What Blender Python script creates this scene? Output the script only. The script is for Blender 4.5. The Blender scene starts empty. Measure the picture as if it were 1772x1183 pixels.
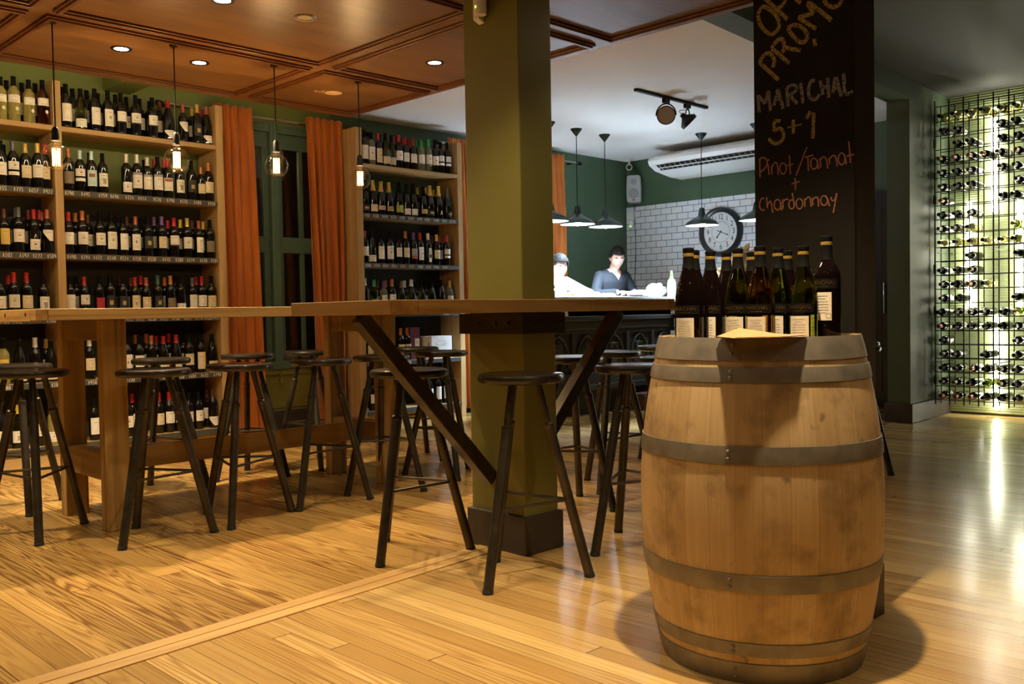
import bpy, bmesh, math, random
from math import sin, cos, pi, radians, sqrt, floor
from mathutils import Vector, Matrix
random.seed(11)
S = bpy.context.scene
COL = S.collection

# ------------------------------------------------------------------ camera
IW, IH, FPX = 1772.0, 1183.0, 1614.0
CX, CY = 886.0, 591.5
EYE = Vector((0, 0, 1.02))
AX = Vector((1624, -79, 1614)).normalized()          # world X in (right, down, forward)
AY = Vector((-1606, -23, 1614)); AY = (AY - AX * AY.dot(AX)).normalized()
AZ = AX.cross(AY)
right, down, fwd = (Vector((AX[i], AY[i], AZ[i])) for i in range(3))
cam = bpy.data.cameras.new('camera'); camo = bpy.data.objects.new('camera', cam); COL.objects.link(camo)
cam.sensor_width = 36.0; cam.lens = FPX / IW * 36.0; cam.clip_start = 0.05; cam.clip_end = 60
R3 = Matrix((right, -down, -fwd)).transposed()
camo.matrix_world = Matrix.Translation(EYE) @ R3.to_4x4()
S.camera = camo

def ray(x, y):
    d = Vector((x - CX, y - CY, FPX)); return Vector((d.dot(AX), d.dot(AY), d.dot(AZ)))
def atX(x, y, v): r = ray(x, y); return EYE + r * (v / r.x)
def atY(x, y, v): r = ray(x, y); return EYE + r * (v / r.y)
def atZ(x, y, v): r = ray(x, y); return EYE + r * ((v - EYE.z) / r.z)
def proj(p):
    q = Vector(p) - EYE; d = AX * q.x + AY * q.y + AZ * q.z
    return CX + FPX * d.x / d.z, CY + FPX * d.y / d.z
def xOn(px, Y, Z):                                    # world x of the point on plane y=Y at height Z seen in column px
    py = 545.0
    for _ in range(6):
        p = atY(px, py, Y); py = proj((p.x, Y, Z))[1]
    return p.x

# ------------------------------------------------------------------ world, view
w = bpy.data.worlds.new('World'); S.world = w; w.use_nodes = True
w.node_tree.nodes['Background'].inputs[0].default_value = (0.02, 0.025, 0.035, 1)
w.node_tree.nodes['Background'].inputs[1].default_value = 0.3
S.view_settings.view_transform = 'Standard'; S.view_settings.look = 'None'
S.view_settings.gamma = 1.0; S.view_settings.use_curve_mapping = False
S.view_settings.exposure = 0.25
S.cycles.use_denoising = True
S.cycles.max_bounces = 10; S.cycles.transparent_max_bounces = 16
S.cycles.diffuse_bounces = 5; S.cycles.glossy_bounces = 5; S.cycles.transmission_bounces = 10
S.cycles.caustics_reflective = False; S.cycles.caustics_refractive = False
S.cycles.sample_clamp_indirect = 40.0

WARM = (1.0, 0.765, 0.45)
AMBER = (1.0, 0.66, 0.32)
COOL = (0.64, 0.83, 1.0)
P_DOWN = 52.0      # recessed downlights
P_BULB = 15.0      # filament bulbs
P_KITCH = 300.0     # enamel pendants over the bar
E_LED = 34.0       # lamp tubes behind the wine rack

def lamp(kind, name, loc, power, color, parent=None, aim=None, size=0.05, angle=None, blend=0.5):
    l = bpy.data.lights.new(name, kind); l.energy = power; l.color = color
    o = bpy.data.objects.new(name, l); COL.objects.link(o)
    if kind == 'SPOT':
        l.spot_size = radians(angle or 100); l.spot_blend = blend; l.shadow_soft_size = size
    elif kind == 'POINT': l.shadow_soft_size = size
    elif kind == 'AREA': l.shape = 'DISK'; l.size = size
    o.location = loc
    if aim is not None:
        o.rotation_euler = (Vector(aim) - Vector(loc)).to_track_quat('-Z', 'Y').to_euler()
    if parent is not None: o.parent = parent
    return o

# ------------------------------------------------------------------ node materials
class NT:
    def __init__(s, name):
        s.m = bpy.data.materials.new(name); s.m.use_nodes = True
        s.t = s.m.node_tree; s.t.nodes.clear()
        s.out = s.t.nodes.new('ShaderNodeOutputMaterial')
    def n(s, typ, ins=None, **attrs):
        nd = s.t.nodes.new('ShaderNode' + typ)
        for k, v in attrs.items(): setattr(nd, k, v)
        for k, v in (ins or {}).items(): s.put(nd.inputs[k], v)
        return nd
    def put(s, sock, v):
        if hasattr(v, 'outputs'): v = v.outputs[0]
        if isinstance(v, bpy.types.NodeSocket): s.t.links.new(v, sock)
        else:
            if isinstance(v, (tuple, list)) and len(v) == 3 and sock.type == 'RGBA': v = (*v, 1)
            sock.default_value = v
    def M(s, op, a, b=0.0, c=0.0):
        return s.n('Math', {0: a, 1: b, 2: c}, operation=op).outputs[0]
    def mix(s, f, a, b, mode='MIX'):
        nd = s.n('Mix', data_type='RGBA', blend_type=mode)
        s.put(nd.inputs['Factor'], f); s.put(nd.inputs['A'], a); s.put(nd.inputs['B'], b)
        return nd.outputs['Result']
    def ramp(s, f, a, b):
        return s.n('MapRange', {0: f, 1: a, 2: b, 3: 0.0, 4: 1.0}).outputs[0]
    def pbsdf(s, **k):
        nd = s.n('BsdfPrincipled')
        for a, v in k.items(): s.put(nd.inputs[a.replace('_', ' ')], v)
        s.t.links.new(nd.outputs[0], s.out.inputs[0]); return nd
    def bump(s, nd, h, strength=0.2, dist=0.01):
        b = s.n('Bump', {'Height': h, 'Strength': strength, 'Distance': dist}); s.t.links.new(b.outputs[0], nd.inputs['Normal'])

def plain(name, col, rough=0.5, metal=0.0, spec=0.5, coat=0.0, noise=0.0, nscale=20.0, bump=0.0):
    t = NT(name); c = tuple(col)
    nz = None
    if noise or bump:
        tc = t.n('TexCoord'); nz = t.n('TexNoise', {'Vector': tc.outputs['Object'], 'Scale': nscale, 'Detail': 5.0})
    if noise:
        f = t.ramp(nz.outputs['Fac'], 0.3, 0.7)
        c = t.mix(f, tuple(x * (1 - noise) for x in col), tuple(min(1, x * (1 + noise)) for x in col))
    b = t.pbsdf(Base_Color=c, Roughness=rough, Metallic=metal, Specular_IOR_Level=spec, Coat_Weight=coat)
    if bump: t.bump(b, nz.outputs['Fac'], bump)
    return t.m

def glow(name, col, strength):
    t = NT(name); e = t.n('Emission', {'Color': (*col, 1), 'Strength': strength}); t.t.links.new(e.outputs[0], t.out.inputs[0]); return t.m

def thin_glass(name, tint=(1, 1, 1), gloss=1.0, ior=1.5):
    t = NT(name)
    tr = t.n('BsdfTransparent', {0: (*tint, 1)}); gl = t.n('BsdfGlossy', {'Color': (1, 1, 1, 1), 'Roughness': 0.02})
    lw = t.n('LayerWeight', {'Blend': 0.5}); f = t.M('MULTIPLY', t.M('MULTIPLY_ADD', t.M('POWER', lw.outputs['Facing'], 4.0), 0.75, 0.045), gloss)
    mx = t.n('MixShader', {0: f, 1: tr.outputs[0], 2: gl.outputs[0]}); t.t.links.new(mx.outputs[0], t.out.inputs[0]); return t.m

def glass(name, col, rough=0.0, tr=1.0):
    t = NT(name)
    t.pbsdf(Base_Color=col, Roughness=rough, Transmission_Weight=tr, IOR=1.45); return t.m

def wood(name, light, dark, axis='X', rough=0.45, ring=18.0, scale=5.0, stretch=0.1, contrast=0.8, coat=0.0, spec=0.4, knots=False):
    t = NT(name); tc = t.n('TexCoord'); oi = t.n('ObjectInfo')
    sc = {'X': (stretch, 1, 1), 'Y': (1, stretch, 1), 'Z': (1, 1, stretch)}[axis]
    mp = t.n('Mapping', {'Vector': tc.outputs['Object'], 'Scale': sc})
    wv = t.M('MULTIPLY', oi.outputs['Random'], 40.0)
    n1 = t.n('TexNoise', {'Vector': mp.outputs[0], 'W': wv, 'Scale': scale, 'Detail': 1.5, 'Roughness': 0.4}, noise_dimensions='4D')
    ringv = t.M('MULTIPLY_ADD', t.M('SINE', t.M('MULTIPLY', n1.outputs['Fac'], ring * 2.2)), 0.5, 0.5)
    ringv = t.M('POWER', ringv, 2.0)
    n2 = t.n('TexNoise', {'Vector': mp.outputs[0], 'W': wv, 'Scale': scale * 14, 'Detail': 3.0, 'Roughness': 0.65}, noise_dimensions='4D')
    fine = t.ramp(n2.outputs['Fac'], 0.25, 0.75)
    n3 = t.n('TexNoise', {'Vector': mp.outputs[0], 'W': wv, 'Scale': scale * 0.8, 'Detail': 1.0}, noise_dimensions='4D')
    f = t.M('MULTIPLY', t.M('ADD', t.M('MULTIPLY', ringv, 0.55), t.M('MULTIPLY', fine, 0.45)), contrast)
    c = t.mix(f, light, dark)
    c = t.mix(t.ramp(n3.outputs['Fac'], 0.35, 0.65), c, t.mix(0.7, c, tuple(x * 0.62 for x in light)))
    b = t.pbsdf(Base_Color=c, Roughness=t.M('MULTIPLY_ADD', fine, 0.12, rough), Specular_IOR_Level=spec, Coat_Weight=coat, Coat_Roughness=0.25)
    t.bump(b, fine, 0.08, 0.002)
    return t.m

def floor_mat(name, width, light, dark, red, ring, strength, rough):
    t = NT(name); tc = t.n('TexCoord'); sp = t.n('SeparateXYZ', {0: tc.outputs['Object']})
    x, y = sp.outputs[0], sp.outputs[1]
    xi = t.M('FLOOR', t.M('DIVIDE', x, width)); fx = t.M('FRACT', t.M('DIVIDE', x, width))
    r1 = t.n('TexWhiteNoise', {'W': xi}, noise_dimensions='1D').outputs['Value']
    yo = t.M('MULTIPLY_ADD', r1, 5.0, y); yj = t.M('FLOOR', t.M('DIVIDE', yo, 4.2)); fy = t.M('FRACT', t.M('DIVIDE', yo, 4.2))
    cv = t.n('CombineXYZ', {0: xi, 1: yj, 2: 0.0})
    wn = t.n('TexWhiteNoise', {'Vector': cv}, noise_dimensions='3D'); r2 = wn.outputs['Value']
    rc = t.n('SeparateColor', {0: wn.outputs['Color']}); r3, r4 = rc.outputs[1], rc.outputs[2]
    gv = t.n('CombineXYZ', {0: t.M('MULTIPLY', x, 14.0), 1: t.M('MULTIPLY_ADD', r2, 31.0, t.M('MULTIPLY', y, 0.5)), 2: t.M('MULTIPLY', r3, 20.0)})
    n1 = t.n('TexNoise', {'Vector': gv, 'Scale': 1.0, 'Detail': 2.0, 'Roughness': 0.35, 'Distortion': 0.3})
    rg = t.M('MULTIPLY_ADD', t.M('SINE', t.M('MULTIPLY', n1.outputs['Fac'], ring)), 0.5, 0.5)
    rg = t.M('POWER', rg, 1.6)
    gv2 = t.n('CombineXYZ', {0: t.M('MULTIPLY', x, 160.0), 1: t.M('MULTIPLY', y, 5.0), 2: t.M('MULTIPLY', r2, 30.0)})
    n2 = t.n('TexNoise', {'Vector': gv2, 'Scale': 1.0, 'Detail': 3.0}); fine = t.ramp(n2.outputs['Fac'], 0.25, 0.75)
    stg = t.M('MULTIPLY', t.ramp(r4, -0.1, 0.8), strength)
    f = t.M('ADD', t.M('MULTIPLY', rg, stg), t.M('MULTIPLY', fine, 0.18))
    base = t.mix(r2, light, red)
    base = t.mix(t.M('MULTIPLY', r3, 0.55), base, tuple(v * 0.55 for v in red))
    c = t.mix(f, base, dark)
    edge = t.M('MINIMUM', fx, t.M('SUBTRACT', 1.0, fx)); gap = t.M('LESS_THAN', edge, 0.0013 / width)
    ey = t.M('MINIMUM', fy, t.M('SUBTRACT', 1.0, fy)); gap = t.M('MAXIMUM', gap, t.M('LESS_THAN', ey, 0.0006))
    c = t.mix(t.M('MULTIPLY', gap, 0.75), c, (0.05, 0.02, 0.006))
    n4 = t.n('TexNoise', {'Vector': tc.outputs['Object'], 'Scale': 2.2, 'Detail': 4.0})
    b = t.pbsdf(Base_Color=c, Roughness=t.M('MULTIPLY_ADD', t.ramp(n4.outputs['Fac'], 0.3, 0.7), 0.05, rough), Specular_IOR_Level=0.5)
    h = t.M('MULTIPLY', gap, -1.0); t.bump(b, h, 0.12, 0.004)
    return t.m

def ceiling_wood(name):
    t = NT(name); tc = t.n('TexCoord')
    mp = t.n('Mapping', {'Vector': tc.outputs['Object'], 'Rotation': (0, 0, 0.65), 'Scale': (1, 5, 1)})
    n1 = t.n('TexNoise', {'Vector': mp.outputs[0], 'Scale': 2.2, 'Detail': 6.0, 'Roughness': 0.6, 'Distortion': 0.4})
    n2 = t.n('TexNoise', {'Vector': mp.outputs[0], 'Scale': 30.0, 'Detail': 3.0})
    f = t.M('ADD', t.M('MULTIPLY', t.ramp(n1.outputs['Fac'], 0.3, 0.7), 0.8), t.M('MULTIPLY', n2.outputs['Fac'], 0.25))
    c = t.mix(f, (0.085, 0.04, 0.014), (0.21, 0.105, 0.036))
    t.pbsdf(Base_Color=c, Roughness=0.36, Specular_IOR_Level=0.5); return t.m

def tiles(name):
    t = NT(name); tc = t.n('TexCoord'); sp = t.n('SeparateXYZ', {0: tc.outputs['Object']})
    v = t.n('CombineXYZ', {0: t.M('MULTIPLY', sp.outputs[1], -1.0), 1: sp.outputs[2], 2: 0.0})
    br = t.n('TexBrick', {'Vector': v.outputs[0], 'Color1': (0.72, 0.75, 0.77, 1), 'Color2': (0.80, 0.82, 0.83, 1), 'Mortar': (0.10, 0.11, 0.13, 1),
                          'Scale': 1.0, 'Mortar Size': 0.0035, 'Mortar Smooth': 0.2, 'Bias': 0.0, 'Brick Width': 0.155, 'Row Height': 0.0775})
    b = t.pbsdf(Base_Color=br.outputs['Color'], Roughness=0.15); t.bump(b, t.M('SUBTRACT', 1.0, br.outputs['Fac']), 0.4, 0.003); return t.m

def stave_mat(name):
    t = NT(name); tc = t.n('TexCoord'); sp = t.n('SeparateXYZ', {0: tc.outputs['Object']})
    ang = t.M('ARCTAN2', sp.outputs[1], sp.outputs[0]); k = t.M('MULTIPLY', ang, 30 / (2 * pi))
    i = t.M('FLOOR', k); fr = t.M('FRACT', k)
    r = t.n('TexWhiteNoise', {'W': i}, noise_dimensions='1D').outputs['Value']
    gv = t.n('CombineXYZ', {0: t.M('MULTIPLY', ang, 22.0), 1: t.M('MULTIPLY', sp.outputs[2], 2.0), 2: t.M('MULTIPLY', r, 20.0)})
    n = t.n('TexNoise', {'Vector': gv.outputs[0], 'Scale': 1.6, 'Detail': 5.0, 'Roughness': 0.65})
    n2 = t.n('TexNoise', {'Vector': tc.outputs['Object'], 'Scale': 7.0, 'Detail': 5.0, 'Roughness': 0.6})
    n3 = t.n('TexNoise', {'Vector': tc.outputs['Object'], 'Scale': 18.0, 'Detail': 2.0})
    c = t.mix(r, (0.50, 0.345, 0.17), (0.61, 0.445, 0.24))
    c = t.mix(t.M('MULTIPLY', t.ramp(n.outputs['Fac'], 0.35, 0.75), 0.45), c, (0.35, 0.21, 0.085))
    c = t.mix(t.M('MULTIPLY', t.ramp(n2.outputs['Fac'], 0.50, 0.72), 0.75), c, (0.19, 0.115, 0.055))
    c = t.mix(t.M('MULTIPLY', t.ramp(n3.outputs['Fac'], 0.70, 0.78), 0.6), c, (0.10, 0.045, 0.03))
    gp = t.M('LESS_THAN', t.M('MINIMUM', fr, t.M('SUBTRACT', 1.0, fr)), 0.012)
    c = t.mix(t.M('MULTIPLY', gp, 0.28), c, (0.16, 0.075, 0.025))
    b = t.pbsdf(Base_Color=c, Roughness=0.6, Specular_IOR_Level=0.3); t.bump(b, t.M('SUBTRACT', n.outputs['Fac'], gp), 0.15, 0.003); return t.m

def chalk_mat(name, col, board, scale=260.0, lo=0.40, hi=0.56):
    t = NT(name); tc = t.n('TexCoord'); n = t.n('TexNoise', {'Vector': tc.outputs['Object'], 'Scale': scale, 'Detail': 2.0, 'Roughness': 0.7})
    t.pbsdf(Base_Color=t.mix(t.ramp(n.outputs['Fac'], lo, hi), board, col), Roughness=0.9, Specular_IOR_Level=0.1); return t.m

def board_mat(name, base):
    t = NT(name); tc = t.n('TexCoord')
    mp = t.n('Mapping', {'Vector': tc.outputs['Object'], 'Scale': (1, 1, 0.5)})
    n = t.n('TexNoise', {'Vector': mp.outputs[0], 'Scale': 6.0, 'Detail': 6.0, 'Roughness': 0.65})
    c = t.mix(t.M('MULTIPLY', t.ramp(n.outputs['Fac'], 0.45, 0.8), 0.5), base, tuple(min(1, v * 1.6 + 0.004) for v in base))
    b = t.pbsdf(Base_Color=c, Roughness=0.8, Specular_IOR_Level=0.12); t.bump(b, n.outputs['Fac'], 0.05); return t.m

def corrugated(name):
    t = NT(name); tc = t.n('TexCoord'); sp = t.n('SeparateXYZ', {0: tc.outputs['Object']})
    s_ = t.M('SINE', t.M('MULTIPLY', sp.outputs[2], 2 * pi / 0.022))
    b = t.pbsdf(Base_Color=(0.34, 0.40, 0.20), Roughness=0.38, Specular_IOR_Level=0.6); t.bump(b, s_, 0.5, 0.004); return t.m

def cloth(name, col, dark):
    t = NT(name); tc = t.n('TexCoord'); mp = t.n('Mapping', {'Vector': tc.outputs['Object'], 'Scale': (3, 3, 0.4)})
    n = t.n('TexNoise', {'Vector': mp.outputs[0], 'Scale': 4.0, 'Detail': 4.0})
    b = t.pbsdf(Base_Color=t.mix(t.ramp(n.outputs['Fac'], 0.3, 0.7), dark, col), Roughness=0.85, Specular_IOR_Level=0.15, Sheen_Weight=0.35, Sheen_Roughness=0.4)
    n2 = t.n('TexNoise', {'Vector': tc.outputs['Object'], 'Scale': 400.0}); t.bump(b, n2.outputs['Fac'], 0.05); return t.m

def stone(name):
    t = NT(name); tc = t.n('TexCoord'); v = t.n('TexVoronoi', {'Vector': tc.outputs['Object'], 'Scale': 5.0}); n = t.n('TexNoise', {'Vector': tc.outputs['Object'], 'Scale': 12.0, 'Detail': 6.0})
    c = t.mix(n.outputs['Fac'], (0.05, 0.035, 0.022), (0.22, 0.16, 0.10)); b = t.pbsdf(Base_Color=c, Roughness=0.9); t.bump(b, t.M('ADD', v.outputs['Distance'], n.outputs['Fac']), 0.6, 0.03); return t.m

GREEN = plain('green_paint', (0.072, 0.125, 0.068), 0.55, noise=0.06, nscale=3, bump=0.03)
GREEN2 = plain('green_woodwork', (0.085, 0.14, 0.105), 0.4, noise=0.1, nscale=8)
LIME = plain('lime_green_paint', (0.17, 0.205, 0.05), 0.55, noise=0.05, nscale=3, bump=0.02)
PIER = plain('sage_paint', (0.062, 0.088, 0.045), 0.55, noise=0.06, nscale=3, bump=0.02)
OLIVE = plain('olive_paint', (0.185, 0.175, 0.036), 0.55, noise=0.06, nscale=3)
WHITE_C = plain('white_ceiling_paint', (0.78, 0.77, 0.75), 0.8, noise=0.02, nscale=2)
GREY_C = plain('grey_ceiling_paint', (0.06, 0.058, 0.055), 0.7)
GREY_W = plain('grey_wall_paint', (0.07, 0.06, 0.05), 0.8)
BASEB = plain('dark_baseboard', (0.045, 0.035, 0.03), 0.45, noise=0.15, nscale=10)
FLOOR_A = floor_mat('pine_floor_wide', 0.105, (0.56, 0.355, 0.115), (0.19, 0.088, 0.023), (0.42, 0.245, 0.07), 120.0, 1.0, 0.21)
FLOOR_B = floor_mat('pine_floor_narrow', 0.072, (0.72, 0.50, 0.20), (0.33, 0.175, 0.055), (0.50, 0.30, 0.10), 80.0, 0.65, 0.17)
STRIP = wood('threshold_wood', (0.62, 0.40, 0.15), (0.42, 0.22, 0.07), 'X', 0.28)
BACKP = plain('dark_back_sheet', (0.016, 0.018, 0.010), 0.7)
CEILW = ceiling_wood('ceiling_plywood')
MOULD = wood('ceiling_moulding_wood', (0.15, 0.055, 0.018), (0.06, 0.02, 0.007), 'X', 0.3)
SHELF_X = wood('shelf_wood', (0.58, 0.385, 0.165), (0.36, 0.205, 0.075), 'X', 0.5, ring=7, scale=14.0, stretch=0.06)
SHELF_Z = wood('shelf_post_wood', (0.58, 0.385, 0.165), (0.36, 0.205, 0.075), 'Z', 0.5, ring=7, scale=14.0, stretch=0.06)
TABLE_X = wood('table_plank_wood', (0.60, 0.385, 0.14), (0.25, 0.115, 0.03), 'X', 0.4, ring=9, scale=16.0, stretch=0.06, contrast=1.0)
TABLE_Y = wood('table_end_wood', (0.46, 0.27, 0.09), (0.25, 0.12, 0.035), 'Y', 0.4, ring=9, scale=16.0, stretch=0.06, contrast=1.0)
POST_Z = wood('table_post_wood', (0.60, 0.39, 0.14), (0.20, 0.095, 0.026), 'Z', 0.45, ring=11, scale=16.0, stretch=0.06, contrast=1.1)
STAVE = stave_mat('barrel_oak')
HEADW = wood('barrel_head_oak', (0.55, 0.34, 0.13), (0.35, 0.19, 0.06), 'X', 0.55)
HOOP = plain('galvanised_hoop', (0.24, 0.21, 0.17), 0.55, metal=0.55, noise=0.25, nscale=14, bump=0.1)
STEEL = plain('raw_dark_steel', (0.072, 0.06, 0.043), 0.36, metal=0.75, noise=0.3, nscale=12)
STEEL2 = plain('bracket_steel', (0.055, 0.042, 0.03), 0.5, metal=0.6, noise=0.2, nscale=12)
SEATW = plain('dark_stained_seat', (0.012, 0.009, 0.007), 0.28, coat=0.4, noise=0.2, nscale=10)
RUBBER = plain('black_rubber', (0.012, 0.012, 0.012), 0.7)
BLACK = plain('black_plastic', (0.006, 0.006, 0.0065), 0.5, spec=0.3)
WHITEP = plain('white_plastic', (0.78, 0.77, 0.74), 0.4)
CHROME = plain('satin_chrome', (0.62, 0.62, 0.62), 0.25, metal=1.0)
BRASS = plain('brass', (0.55, 0.36, 0.12), 0.35, metal=1.0)
BOARD = board_mat('blackboard_paint', (0.011, 0.0088, 0.0068))
BOARD2 = board_mat('blackboard_side_paint', (0.042, 0.035, 0.027))
CH_Y = chalk_mat('yellow_chalk', (0.40, 0.28, 0.085), (0.015, 0.011, 0.006))
CH_W = chalk_mat('white_chalk', (0.26, 0.245, 0.225), (0.014, 0.012, 0.010))
CH_O = chalk_mat('orange_chalk', (0.33, 0.145, 0.08), (0.04, 0.02, 0.011), lo=0.3, hi=0.5)
SLATE = plain('slate_strip', (0.055, 0.055, 0.053), 0.6, noise=0.2, nscale=30)
CHALKP = plain('price_chalk', (0.72, 0.70, 0.66), 0.9)
TILES = tiles('white_metro_tiles')
CURT = cloth('orange_velvet', (0.58, 0.18, 0.034), (0.38, 0.10, 0.017))
PANE = thin_glass('window_glass', (0.55, 0.56, 0.55), 1.6)
BULBG = thin_glass('bulb_glass', (0.97, 0.93, 0.86), 1.0)
CORR = corrugated('corrugated_sheet')
STONE = stone('exterior_stone')
ENAMEL = plain('green_enamel', (0.025, 0.05, 0.045), 0.25)
ENAMELW = plain('white_enamel', (0.85, 0.86, 0.86), 0.4)
MARBLE = plain('white_marble', (0.72, 0.73, 0.74), 0.2, noise=0.05, nscale=4)
CARVED = wood('carved_dark_wood', (0.055, 0.046, 0.038), (0.022, 0.018, 0.015), 'X', 0.45, coat=0.2)
KRAFT = plain('kraft_paper', (0.40, 0.245, 0.11), 0.75, noise=0.1, nscale=20)
PAPER = plain('cream_paper', (0.74, 0.68, 0.57), 0.7, noise=0.04, nscale=20)
FIL = glow('hot_filament', (1.0, 0.58, 0.20), 16.0)
DISC = glow('lamp_disc', (1.0, 0.86, 0.66), 55.0)
KBULB = glow('cool_bulb', (0.80, 0.92, 1.0), 26.0)
LED = glow('led_tube', (1.0, 0.95, 0.78), E_LED)
GREENLED = glow('green_indicator', (0.5, 1.0, 0.05), 3.0)

# ------------------------------------------------------------------ mesh builder
class MB:
    def __init__(s): s.v = []; s.f = []; s.m = []
    def add(s, vs, fs, mi=0):
        o = len(s.v); s.v += [tuple(p) for p in vs]
        for f in fs: s.f.append(tuple(i + o for i in f)); s.m.append(mi)
    def box(s, x0, x1, y0, y1, z0, z1, mi=0, M=None):
        p = [Vector((x, y, z)) for z in (z0, z1) for y in (y0, y1) for x in (x0, x1)]
        if M is not None: p = [M @ q for q in p]
        s.add(p, [(0, 2, 3, 1), (4, 5, 7, 6), (0, 1, 5, 4), (2, 6, 7, 3), (0, 4, 6, 2), (1, 3, 7, 5)], mi); return s
    def bar(s, a, b, wd, ht, mi=0, up=(0, 0, 1)):
        a, b = Vector(a), Vector(b); d = (b - a); L = d.length; d.normalize()
        u = Vector(up); sd = d.cross(u)
        if sd.length < 1e-4: sd = d.cross(Vector((1, 0, 0)))
        sd.normalize(); u = sd.cross(d)
        M = Matrix((d, sd, u)).transposed().to_4x4(); M.translation = a
        return s.box(0, L, -wd / 2, wd / 2, -ht / 2, ht / 2, mi, M)
    def tube(s, a, b, r0, r1=None, n=14, mi=0, cap=True):
        return s.sweep([a, b], [r0, r0 if r1 is None else r1], n, mi, cap)
    def sweep(s, pts, r, n=10, mi=0, cap=True, closed=False):
        pts = [Vector(p) for p in pts]; k = len(pts)
        rs = r if isinstance(r, (list, tuple)) else [r] * k
        prev = None; vs = []
        for i, p in enumerate(pts):
            if closed: d = pts[(i + 1) % k] - pts[i - 1]
            else: d = pts[min(i + 1, k - 1)] - pts[max(i - 1, 0)]
            d.normalize()
            if prev is None:
                u = Vector((0, 0, 1)) if abs(d.z) < 0.9 else Vector((1, 0, 0))
                u = (u - d * u.dot(d)).normalized()
            else: u = (prev - d * prev.dot(d)).normalized()
            prev = u; v = d.cross(u)
            for j in range(n):
                a = 2 * pi * j / n; vs.append(p + (u * cos(a) + v * sin(a)) * rs[i])
        fs = []
        for i in range(k if closed else k - 1):
            i2 = (i + 1) % k
            for j in range(n):
                j2 = (j + 1) % n; fs.append((i * n + j, i * n + j2, i2 * n + j2, i2 * n + j))
        if cap and not closed:
            fs.append(tuple(range(n))[::-1]); fs.append(tuple((k - 1) * n + j for j in range(n)))
        s.add(vs, fs, mi); return s
    def lathe(s, prof, n=24, mi=0, M=None, a0=0.0, a1=None):
        full = a1 is None; m = n if full else n + 1; vs = []; rows = []
        for r, z in prof:
            if r < 1e-6: rows.append([len(vs)]); vs.append(Vector((0, 0, z)))
            else:
                row = []
                for j in range(m):
                    a = a0 + (2 * pi if full else a1 - a0) * j / n
                    row.append(len(vs)); vs.append(Vector((r * cos(a), r * sin(a), z)))
                rows.append(row)
        fs = []
        for A, B in zip(rows, rows[1:]):
            for j in range(n):
                j2 = (j + 1) % m if full else j + 1
                if len(A) == 1 and len(B) == 1: continue
                if len(A) == 1: fs.append((A[0], B[j2], B[j]))
                elif len(B) == 1: fs.append((A[j], A[j2], B[0]))
                else: fs.append((A[j], A[j2], B[j2], B[j]))
        if M is not None: vs = [M @ p for p in vs]
        s.add(vs, fs, mi); return s
    def ball(s, c, rx, ry=None, rz=None, n=16, k=10, mi=0, M=None):
        ry = rx if ry is None else ry; rz = rx if rz is None else rz
        T = Matrix.Translation(Vector(c)) @ (M or Matrix.Identity(4)) @ Matrix.Diagonal((rx, ry, rz, 1))
        prof = [(sin(pi * i / k), -cos(pi * i / k)) for i in range(k + 1)]; prof[0] = (0, -1); prof[-1] = (0, 1)
        return s.lathe(prof, n, mi, T)
    def ribbon(s, pts, nrm, wd, mi=0, off=0.0):
        nrm = Vector(nrm).normalized(); P = [Vector(p) + nrm * off for p in pts]; k = len(P); vs = []
        for i in range(k):
            d = P[min(i + 1, k - 1)] - P[max(i - 1, 0)]; sd = d.cross(nrm)
            if sd.length < 1e-9: sd = Vector((0, 0, 1))
            sd.normalize(); vs += [P[i] + sd * wd / 2, P[i] - sd * wd / 2]
        s.add(vs, [(2 * i, 2 * i + 1, 2 * i + 3, 2 * i + 2) for i in range(k - 1)], mi); return s
    def prism(s, poly, a, b, mi=0):
        """poly: list of 3-D points in a plane at offset a; b: vector to the far side"""
        P = [Vector(p) for p in poly]; Q = [p + Vector(b) for p in P]; n = len(P)
        fs = [tuple(range(n))[::-1], tuple(range(n, 2 * n))] + [(i, (i + 1) % n, n + (i + 1) % n, n + i) for i in range(n)]
        s.add(P + Q, fs, mi); return s
    def mesh(s, name, mats, smooth=True, ang=38):
        me = bpy.data.meshes.new(name); me.from_pydata(s.v, [], s.f)
        for m in (mats if isinstance(mats, (list, tuple)) else [mats]): me.materials.append(m)
        me.polygons.foreach_set('material_index', s.m)
        bm = bmesh.new(); bm.from_mesh(me); bmesh.ops.recalc_face_normals(bm, faces=bm.faces); bm.to_mesh(me); bm.free()
        if smooth:
            me.polygons.foreach_set('use_smooth', [True] * len(me.polygons)); me.set_sharp_from_angle(angle=radians(ang))
        me.update(); return me
    def build(s, name, mats, parent=None, loc=None, smooth=True, bevel=0.0, ang=38, rz=None):
        o = bpy.data.objects.new(name, s.mesh(name, mats, smooth, ang)); COL.objects.link(o)
        if parent is not None: o.parent = parent
        if loc is not None: o.location = loc
        if rz is not None: o.rotation_euler = (0, 0, rz)
        if bevel:
            b = o.modifiers.new('edge', 'BEVEL'); b.width = bevel; b.segments = 2; b.limit_method = 'ANGLE'; b.angle_limit = radians(40); b.harden_normals = False
        return o

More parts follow.
